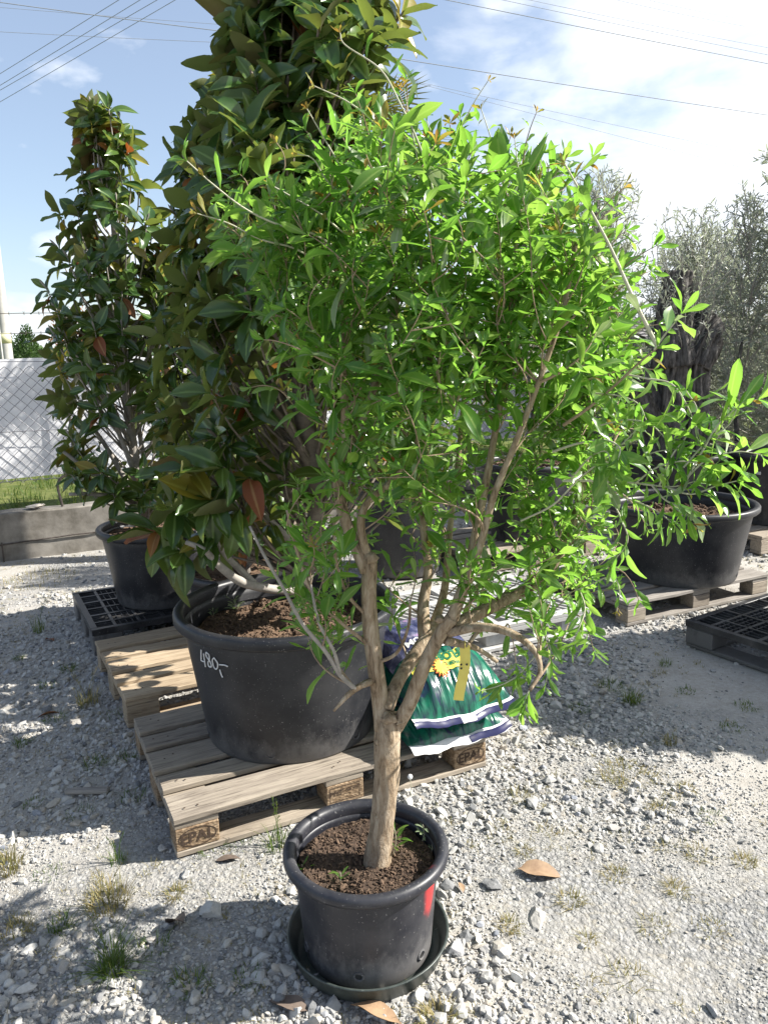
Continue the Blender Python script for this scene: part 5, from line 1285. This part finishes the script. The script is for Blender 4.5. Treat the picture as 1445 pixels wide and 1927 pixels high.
# old olive stump in its tub
st = thing('olive_stump', 'thick gnarled old olive stump with a sawn top in the far tub', 'tree stump', (T2[0], T2[1], .58)); st.scale = (.88, .88, 1)
def gnarl(pts, rad, name, seed, seg=34, k=9, amp=.22):
    P = spline(np.array(pts, float), k); rr = np.interp(np.linspace(0, 1, len(P)), np.linspace(0, 1, len(rad)), rad); V, F = tube(P, rr, seg); c = np.repeat(P, seg, 0)
    a = np.tile(np.arange(seg) / seg * 2 * PI, len(P)); h = V[:, 2]
    rid = .62 - np.abs(fbm(np.stack([np.cos(a) * 2.4 + seed, np.sin(a) * 2.4, h * 1.6], -1), 3) * 2 - 1) * 2.2; fine = fbm(np.stack([np.cos(a) * 9 + seed, np.sin(a) * 9, h * 2.2], -1), 3) - .5
    V = c + (V - c) * (1 + amp * 1.0 * rid + amp * 2.4 * fine)[:, None]; m_ = MB(); m_.add(V, F); m_.build(name, M_BARK_OLIVE, st, smooth=True)
gnarl([(-.13, 0, 0), (-.12, 0, .35), (-.10, 0, .75), (-.08, 0, 1.05)], [.19, .17, .16, .15], 'trunk', 3, 72, 14, .30)
gnarl([(.15, .03, 0), (.13, .02, .35), (.12, .02, .75), (.14, 0, 1.0)], [.17, .15, .15, .14], 'trunk', 21, 72, 14, .30)
gnarl([(-.05, 0, .85), (-.08, 0, 1.15), (-.07, .02, 1.42), (-.06, .02, 1.63)], [.22, .17, .135, .12], 'sawn_limb', 7, 56, 12, .26)
gnarl([(.08, 0, .88), (.17, 0, 1.05), (.25, 0, 1.16), (.33, 0, 1.22)], [.17, .15, .14, .09], 'burl', 11, 56, 12, .42)
gnarl([(-.15, 0, .30), (-.28, 0, .50), (-.40, 0, .72), (-.48, 0, .86)], [.15, .14, .13, .10], 'broken_limb', 15, 48, 12, .36)
B = MB(); L = Leaves()
for _ in range(70):
    a = qo.uniform(0, 6.3); s0 = np.array([.1 * math.cos(a) - .02, .12 * math.sin(a), qo.uniform(.8, 1.5)]); e = s0 + np.array([qo.normal(0, .16) + .12 * np.sign(s0[0]), qo.normal(0, .15), qo.uniform(.25, .75)])
    P = np.array([s0 * (1 - u) + e * u + np.array([math.cos(a), math.sin(a), 0]) * .12 * math.sin(u * 3.1) for u in np.linspace(0, 1, 6)]); B.add(*tube(P, np.linspace(.005, .0015, 6), 4, False))
    for u in np.arange(.2, 1, .05):
        p = P[min(int(u * 5), 4)] * (1 - (u * 5 % 1)) + P[min(int(u * 5), 4) + 1] * (u * 5 % 1)
        for k in (0, 1): L.add(p, qo.normal(0, 1, 3) + nrm(e - s0) * 1.0, qo.normal(0, 1, 3), .052 * qo.uniform(.6, 1.2), qo.integers(0, 6), 0)
L.arrays(); tag(B.build('sprouts', M_BARK_GREY, st), kind='stuff'); mb = MB(); bulk(mb, np.array([t[0] for t in OL_T]), OL_T[0][1], L.Tm, L.R, L.S, L.P, 0, qo.random(len(L.P))); tag(mb.build('sprout_leaves', M_OLIVE, st), kind='stuff')

# fan palm behind the shrub
pb = np.array([-.20, 6.3, .30]); pm = thing('fan_palm', 'fan palm with dark spiky fronds showing between magnolia and shrub', 'palm tree', tuple(pb))
mb = MB(); P = spline([(0, 0, 0), (.03, 0, .9), (0, 0, 1.9), (-.02, 0, 2.75)], 8); V, F = tube(P, np.linspace(.12, .10, len(P)), 14); V += (fbm(V * 16, 3) - .5)[:, None] * .05; mb.add(V, F); mb.build('trunk', M_BARK_OLIVE, pm, smooth=True)
qp = np.random.default_rng(71)
for k in range(16):
    a = k * 2.399; el = qp.uniform(-.15, 1.15); d = np.array([math.cos(a) * math.cos(el), math.sin(a) * math.cos(el), math.sin(el)]); o_ = np.array([-.02, 0, 2.7]); e = o_ + d * qp.uniform(.35, .55); dd = nrm(d + np.array([0, 0, -.25]))
    f = MB(); f.add(*tube([o_, (o_ + e) / 2 + [0, 0, .02], e], [.012, .010, .007], 5), tint=.3)
    sd1 = nrm(np.cross(dd, [.01, .02, 1])); ln = qp.uniform(.38, .52); nn = np.cross(sd1, dd)
    for j in range(22):
        b = (j / 21 - .5) * 3.9; v = nrm(dd * math.cos(b) + sd1 * math.sin(b)); w_ = np.cross(v, nn) * .013; l2 = ln * (.7 + .3 * math.cos(b * .7)); p1 = e + v * l2 * .55; p2 = e + v * l2 + np.array([0, 0, -.05])
        f.add([e, p1 - w_, p1 + nn * .006, p1 + w_, p2], [[0, 1, 2], [0, 2, 3], [1, 4, 2], [2, 4, 3]], 0, qp.random() * .9)
    f.build('frond', M_PALM, pm)

# clipped hedge plants and bushes beyond the fence at left
def leafy_blob(name, label, base, rx, rz, n, size, mat, rng, cone=False, cat='bush', group=None, bark=True):
    r = thing(name, label, cat, tuple(base), 0, group); L = Leaves()
    for _ in range(n):
        d = nrm(rng.normal(0, 1, 3)); f = rng.uniform(.55, 1.02) ** .6; p = d * f * np.array([rx, rx, rz]) + np.array([0, 0, rz])
        if cone: p[:2] *= np.clip(1.25 - p[2] / (2 * rz) * .75, .2, 1.1)
        p[:2] *= 1 + .22 * (fbm(p * 2.1 / rx + 7, 2) - .5); p += rng.normal(0, size * .3, 3)
        L.add(p, d + rng.normal(0, .7, 3) + [0, 0, .3], d + rng.normal(0, .6, 3), size * rng.uniform(.6, 1.3), rng.integers(0, 6), 0)
    L.arrays(); m_ = MB(); T_ = np.array([t[0] * np.array([2.4, 1, 1]) for t in OL_T]); bulk(m_, T_, OL_T[0][1], L.Tm, L.R, L.S, L.P, 0, rng.random(n)); tag(m_.build('foliage', mat, r), kind='stuff')
    m_ = MB(); m_.add(*tube([(0, 0, 0), (0, 0, rz * 1.2)], [rx * .12, rx * .04], 7)); m_.build('trunk', M_BARK_OLIVE, r); return r
qh = np.random.default_rng(81)
leafy_blob('thuja_bush', 'dense dark green clipped conifer beside the utility pole', (-11.15, 25, .2), .52, 1.22, 4200, .075, M_HEDGE, qh, True)
leafy_blob('bush', 'lighter green bush just right of the clipped conifer', (-10.2, 25.6, .2), .55, .95, 2200, .085, M_GRASS, qh)
leafy_blob('bush', 'yellow green bush between utility pole and clipped conifer', (-12.1, 26.5, .2), .55, 1.1, 2200, .085, M_HEDGE, qh)
leafy_blob('bare_tree', 'reddish brown twiggy tree top behind the left magnolia', (-11.6, 31, 1.0), 1.3, 1.25, 1500, .13, M_MAG_RUST, qh, cat='tree')
# tree line along the horizon
mb = MB(); n = 9000; xx = qh.uniform(-260, 330, n); hh = 2.2 + 4.0 * fbm(np.stack([xx * .03, 0 * xx, 0 * xx], -1), 3); zz = hh * qh.random(n) ** .7; yy = 190 + qh.uniform(-10, 10, n)
T_ = np.array([t[0] * np.array([3, 1, 1]) for t in OL_T]); Lr = rand_rot(n, qh, 1.2); bulk(mb, T_, OL_T[0][1], qh.integers(0, 6, n), Lr, qh.uniform(1.2, 2.6, n), np.stack([xx, yy, zz], -1), 0, qh.random(n))
tag(mb.build('distant_treeline', M_HEDGE), kind='stuff')

# house with a tiled roof behind the olives
hs = thing('house', 'pale low house with grey tiled roof behind the olives at right', 'house', (8.3, 22.5, 0), .12)
V, F = cbox(4, 3.5, .72, 8, 6, 1.44, .02); mb = MB(); mb.add(V, F); mb.build('wall', M_WALLP, hs)
V, F = cbox(4, .03, 1.42, 8.5, .12, .10, .01); mb = MB(); mb.add(V, F); mb.build('eave_board', M_STEEL, hs)
rm = None
for k in range(12):
    f0, f1 = k / 12, (k + 1) / 12; mb = MB(); A = np.linspace(-.35, 8.35, 90); wv = .022 * np.abs(np.sin(A * 9))
    y0, y1 = -.35 + 3.8 * f0, -.35 + 3.8 * f1 + .05; z0, z1 = 1.50 + 1.0 * f0, 1.50 + 1.0 * f1
    V = np.concatenate([np.stack([A, 0 * A + y0, z0 + wv + .035], -1), np.stack([A, 0 * A + y1, z1 + wv], -1), np.stack([A, 0 * A + y0, z0 + wv - .01], -1)]); i = np.arange(89)
    mb.add(V, np.concatenate([np.stack([i, i + 1, i + 91, i + 90], -1), np.stack([i + 180, i + 181, i + 1, i], -1)])); mb.build('roof_tile_row', M_ROOF, hs)
# back slope so the roof is closed
mb = MB(); mb.add([(-.35, 3.5, 2.49), (8.35, 3.5, 2.49), (8.35, 7.2, 1.5), (-.35, 7.2, 1.5)], [[0, 1, 2, 3]]); mb.build('roof_back', M_ROOF, hs)
for x in (1.2, 4.0, 6.6):
    V, F = cbox(x, .46, .82, .9, .06, .9, .005); mb = MB(); mb.add(V, F); w_ = mb.build('window', M_STEEL, hs)
# dark steel hoop frame far off
tw_ = thing('steel_frame', 'dark steel hooped frame far behind above the olive shoots', 'steel frame', (8.35, 30, 0))
mb = MB()
for x in (-.7, -.2, .1, .45): mb.add(*tube([(x, 0, 0), (x, 0, 6.9)], .035, 6))
mb.build('upright', M_STEEL, tw_)
for z_ in (6.4, 6.65, 6.9):
    mb = MB(); a = np.linspace(0, 2 * PI, 20); mb.add(*tube(np.stack([.45 * np.cos(a) + .1, .45 * np.sin(a), 0 * a + z_], -1), .03, 5)); mb.build('hoop', M_STEEL, tw_)
mb = MB(); mb.add(*tube(spline([(-1.7, 0, 6.75), (-.9, 0, 6.95), (-.75, 0, 6.9), (-.72, 0, 6.4)], 4), .035, 5)); mb.build('bent_pipe', M_STEEL, tw_)

# dense round tree standing just outside the right edge (it throws the round shade on the gravel)
leafy_blob('clipped_round_tree', 'dense clipped round tree beyond the right edge, throwing the round shade', (3.25, 3.66, .82), .60, .54, 9500, .095, M_HEDGE, qh, cat='tree')
pot('plant_pot', 'black pot under the clipped round tree beyond the right edge', (3.25, 3.66, .002), .22, .27, .62, .56, seed=51, crumbs=0)

# ------------------------------------------------------------------ grass, weeds, fallen leaves
def blades(n, h, spread, lean, rng, wid=.0022, centre=(0, 0, 0), seg=4):
    V, F = [], []
    a = rng.uniform(0, 2 * PI, n); r = spread * np.sqrt(rng.random(n)); bx, by = np.cos(a) * r, np.sin(a) * r
    da = a + rng.normal(0, .9, n); le = lean * rng.uniform(.2, 1.4, n); hh = h * rng.uniform(.35, 1.15, n); t = np.linspace(0, 1, seg + 1)
    cx = bx[:, None] + np.cos(da)[:, None] * le[:, None] * hh[:, None] * t ** 2; cy = by[:, None] + np.sin(da)[:, None] * le[:, None] * hh[:, None] * t ** 2
    cz = hh[:, None] * (t - .35 * (le[:, None] * t) ** 2); w = wid * rng.uniform(.6, 1.3, n)[:, None] * (1 - t ** 1.6 * .95)
    px_, py_ = -np.sin(da)[:, None] * w, np.cos(da)[:, None] * w
    V = np.stack([np.stack([cx - px_, cy - py_, cz], -1), np.stack([cx + px_, cy + py_, cz], -1)], 2)      # n, seg+1, 2, 3
    base = (np.arange(n) * (seg + 1) * 2)[:, None]; i = np.arange(seg)[None] * 2
    F = np.stack([base + i, base + i + 1, base + i + 3, base + i + 2], -1).reshape(-1, 4)
    return V.reshape(-1, 3) + np.array(centre), F, np.repeat(rng.random(n) * .98, (seg + 1) * 2)
qg = np.random.default_rng(91)
def tuft(px, py, n, h, spread, lean, mat, label, group=None, stalks=0, wid=.0018):
    g = ground(px, py); zc = float(gz(g[0], g[1])); m_ = MB(); V, F, ti = blades(n, h, spread, lean, qg, wid); m_.add(V, F, 0, ti)
    r = thing('grass_tuft', label, 'grass tuft', (g[0], g[1], zc - .004), 0, group); m_.build('blades', mat, r)
    for k in range(stalks):
        a = qg.uniform(0, 6.3); hh = h * qg.uniform(1.5, 2.3); P = np.array([(math.cos(a) * .35 * hh * u ** 1.7, math.sin(a) * .2 * hh * u ** 1.7, hh * u * (1 - .1 * u)) for u in np.linspace(0, 1, 9)]); q = MB(); q.add(*tube(P, np.linspace(.0012, .0006, 9), 4, False), tint=.4)
        for u in np.linspace(.55, 1, 16):
            p = P[min(int(u * 8), 7)]; p = p * (1 - (u * 8 % 1)) + P[min(int(u * 8) + 1, 8)] * (u * 8 % 1); d = nrm(np.array([qg.normal(0, .6), qg.normal(0, .6), .8])) * hh * .13 * (1.35 - u); s_ = np.cross(d, [.3, 1, .1]); s_ = nrm(s_) * .0012
            q.add([p - s_ * .4, p + d * .5 - s_, p + d, p + d * .5 + s_], [[0, 1, 2, 3]], 0, qg.random())
        q.build('seed_stalk', mat, r)
    return r
tuft(205, 1695, 170, .075, .065, .9, M_DRYGRASS, 'yellow green bushy grass tuft on the sunny gravel left of the branded block', stalks=3)
tuft(212, 1822, 150, .10, .035, 1.0, M_GRASS, 'tall spiky grass tuft near the bottom left with long thin stalks', stalks=4)
tuft(118, 1738, 70, .05, .04, .9, M_GRASS, 'small dark green grass tuft at the edge of the bottom left shade')
tuft(12, 1630, 120, .08, .05, .8, M_DRYGRASS, 'reddish dry grass tuft cut off by the left edge, upper of two')
tuft(25, 1748, 90, .05, .05, 1.1, M_DRYGRASS, 'straw coloured dry grass tuft at the left edge, lower of two')
tuft(222, 1620, 30, .06, .025, .7, M_GRASS, 'thin grass with tall seed stalks left of the front pallet', stalks=4)
tuft(525, 1592, 60, .085, .04, .7, M_GRASS, 'fresh green grass tuft growing against the front pallet by the small pot', stalks=2)
tuft(1188, 1318, 110, .085, .04, .8, M_GRASS, 'dark green grass tuft standing in the round shade')
tuft(1180, 1452, 260, .035, .11, 1.2, M_DRYGRASS, 'wide low patch of yellow green grass on the sunny gravel')
tuft(1258, 1395, 70, .045, .03, 1.0, M_DRYGRASS, 'yellow grass tuft at the sunlit edge of the round shade')
tuft(825, 1918, 130, .05, .045, 1.0, M_DRYGRASS, 'grass tuft at the bottom edge right of the saucer')
tuft(75, 1090, 260, .06, .28, 1.0, M_DRYGRASS, 'broad grassy patch on the gravel before the concrete wall')
tuft(75, 1188, 40, .13, .035, .5, M_GRASS, 'slim upright weed clump on the shaded gravel left of the black pallet', stalks=2)
tuft(165, 1325, 70, .12, .05, .7, M_DRYGRASS, 'dry seeded weed beside the newer pallet', stalks=3)
SG = MB()      # short grass and tiny weeds nobody would count
for (px, py) in ((940, 1568), (1035, 1562), (985, 1600), (1250, 1590), (1312, 1602), (1340, 1535), (1105, 1760), (1230, 1735), (1160, 1640), (1290, 1480), (1110, 1470), (1400, 1620), (1335, 1740), (980, 1500), (1180, 1830), (1110, 1850), (960, 1740), (1270, 1670), (330, 1680), (95, 1640), (1240, 1520), (1075, 1690)):
    g = ground(px, py); V, F, ti = blades(int(qg.integers(40, 90)), qg.uniform(.018, .04), qg.uniform(.025, .055), 1.2, qg, .0014, (g[0], g[1], float(gz(g[0], g[1])) - .003)); SG.add(V, F, 0 if qg.random() < .8 else 1, ti)
for (px, py) in ((40, 1400), (105, 1350), (180, 1440), (235, 1430), (60, 1510), (150, 1530), (250, 1500), (90, 1290), (215, 1345), (1250, 1250), (1150, 1290), (1380, 1370), (1405, 1330), (1090, 1330), (1290, 1300), (35, 1240), (130, 1260), (400, 1590), (450, 1585), (360, 1850), (470, 1840), (290, 1780)):
    g = ground(px, py); V, F, ti = blades(int(qg.integers(35, 90)), qg.uniform(.025, .05), qg.uniform(.03, .07), 1.0, qg, .0016, (g[0], g[1], float(gz(g[0], g[1])) - .003)); SG.add(V, F, 1, ti)
# sparse short grass among the stones
x, y = sample_ground(2600, 1.2, 6.8, qg)
d = fbm(np.stack([x * 1.6 + 3, y * 1.6, 0 * x], -1), 3); sel = d > .52
for a, b in zip(x[sel], y[sel]):
    V, F, ti = blades(int(qg.integers(5, 14)), qg.uniform(.012, .03), .02, 1.2, qg, .0012, (a, b, float(gz(a, b)))); SG.add(V, F, 0, ti)
tag(SG.build('sparse_grass', [M_DRYGRASS, M_GRASS]), kind='stuff')
# lawn beyond the wall
mb = MB(); n = 2600; t_ = qg.uniform(-1.4, 9.5, n); n_ = qg.uniform(.22, 5.0, n) ** 1.0
for k in range(0, n):
    p = fence_pt(t_[k], 0, n_[k]); zc = float(field_h(np.array([t_[k]]), np.array([n_[k]]))[0]); V, F, ti = blades(9, qg.uniform(.06, .20), .07, .9, qg, .0035, (p[0], p[1], zc - .01), 3); mb.add(V, F, 0, ti * (.8 if t_[k] < 5.5 else 1))
tag(mb.build('lawn_grass', [M_GRASS], smooth=False), kind='stuff')

# seedlings and weeds in the pots
def weed(pos, n, size, label, rng, mat=M_SHRUB, h=.05):
    r = thing('weed', label, 'weed', tuple(pos)); L = Leaves(); m_ = MB()
    P = np.array([(.1 * h * math.sin(u * 3), .06 * h * u, h * u) for u in np.linspace(0, 1, 5)]); m_.add(*tube(P, np.linspace(.0016, .0008, 5), 5, False)); m_.build('stem', M_SHOOT, r)
    for k in range(n):
        a = k * 2.4; u = .25 + .75 * k / n; p = P[min(int(u * 4), 3)]; L.add(p, (math.cos(a), math.sin(a), .5), (0, 0, 1), size * rng.uniform(.7, 1.2), rng.integers(0, 12), 0)
    L.arrays(); realize(L, SH_T, SH_T[0][1], [mat], r, np.zeros(3), np.arange(n), rng=rng)
qw = np.random.default_rng(95)
zs = .010 + .250
def on_soil(px, py): g = ground(px, py, zs); return (g[0], g[1], zs - .004)
weed(on_soil(740, 1605), 9, .05, 'slim green seedling beside the trunk base in the small pot', qw, M_SHRUB, .085)
weed(on_soil(795, 1580), 11, .03, 'grey green bushy weed at the right rim of the small pot', qw, M_SHRUB_SILVER, .05)
weed(on_soil(640, 1655), 5, .036, 'dark green seedling in front of the trunk in the small pot', qw, M_SHRUB, .025)
weed(on_soil(568, 1638), 4, .034, 'two leaved seedling at the left rim of the small pot', qw, M_SHRUB, .022)
weed(on_soil(812, 1600), 5, .018, 'tiny grey weed close to the right wall of the small pot', qw, M_SHRUB_SILVER, .02)
g = ground(440, 1148, .55); weed((g[0], g[1], .53), 14, .05, 'pale weed growing in the soil of the large priced pot', qw, M_SHRUB_SILVER, .08)
g = ground(400, 1158, .55); weed((g[0], g[1], .53), 9, .04, 'small weed near the left rim of the large priced pot', qw, M_SHRUB_SILVER, .05)
# dandelion clock beside the trunk
g = ground(772, 1500); dn = thing('dandelion', 'white dandelion seed head before the dark gap of the front pallet', 'dandelion', (g[0], g[1], 0)); mb = MB(); mb.add(*tube([(0, 0, 0), (.004, 0, .04), (.0, 0, .075)], .0014, 5)); mb.build('stem', M_SHOOT, dn)
V, F = ico(2); mb = MB(); mb.add(V * .010 + [0, 0, .082], F); mb.build('seed_head', M_WHITE, dn)
# loose weed before the right pallet block
def dry_leaf(px, py, size, curl, fold, rz, mat, label, tilt=(0, 0), seed=0, z=.012):
    V, F = leaf_tpl(P_OVATE, .24, fold, curl, .05, 500 + seed, 14); V = V - [0, .5, 0]; V = V * size; V2 = V.copy(); V2[:, 2] -= .0012; g = ground(px, py)
    m_ = MB(); m_.add(V, F); m_.add(V2, F[:, ::-1]); o = m_.build('dry_leaf', mat, smooth=True, loc=(g[0], g[1], float(gz(g[0], g[1])) + z)); o.rotation_euler = (tilt[0], tilt[1], rz)
    tag(o, label, 'dry leaf', 'fallen magnolia leaves')
dry_leaf(1015, 1642, .135, .25, .45, -1.75, M_DRYLEAF, 'tan folded dry leaf lying right of the small pot', (.06, .25), 1, .018)
dry_leaf(330, 1738, .11, .5, .55, .75, M_DRYLEAF2, 'curled dull brown dry leaf at the left of the large white stone', (-.25, .1), 2, .026)
dry_leaf(545, 1893, .115, .2, .25, 1.2, M_DRYLEAF2, 'flat brown dry leaf in the pot shadow at the bottom left of the saucer', (.1, .05), 3, .014)
dry_leaf(708, 1915, .135, .15, .35, 1.25, M_DRYLEAF, 'large tan dry leaf at the bottom edge below the saucer', (.25, .1), 4, .022)
dry_leaf(428, 1616, .085, .3, .1, 1.5, M_DRYLEAF2, 'narrow grey brown dry leaf in front of the front pallet', (.1, .3), 5, .012)
dry_leaf(868, 1672, .04, .3, .5, .3, M_DRYLEAF, 'small brown dry leaf beside the right rim of the small pot', (.4, .2), 6, .012)
dry_leaf(95, 1205, .08, .3, .4, 1.0, M_MAG_RUST, 'rust red dry leaf at the foot of the slim weed clump', (.2, .2), 7, .014)
dry_leaf(92, 1345, .09, .3, .4, 2.0, M_MAG_RUST, 'rust coloured dry leaf on the shaded gravel left of the newer pallet', (.2, .2), 8, .014)
g = ground(165, 1495); V, F = cbox(0, 0, 0, .16, .032, .018, .005, 8, .01); mb = MB(); mb.add(V, F); o = mb.build('wood_scrap', M_WOOD_GREY, loc=(g[0], g[1], .014)); o.rotation_euler = (0, 0, .05); tag(o, 'short weathered wood scrap on the shaded gravel left of the front pallet', 'wood scrap')
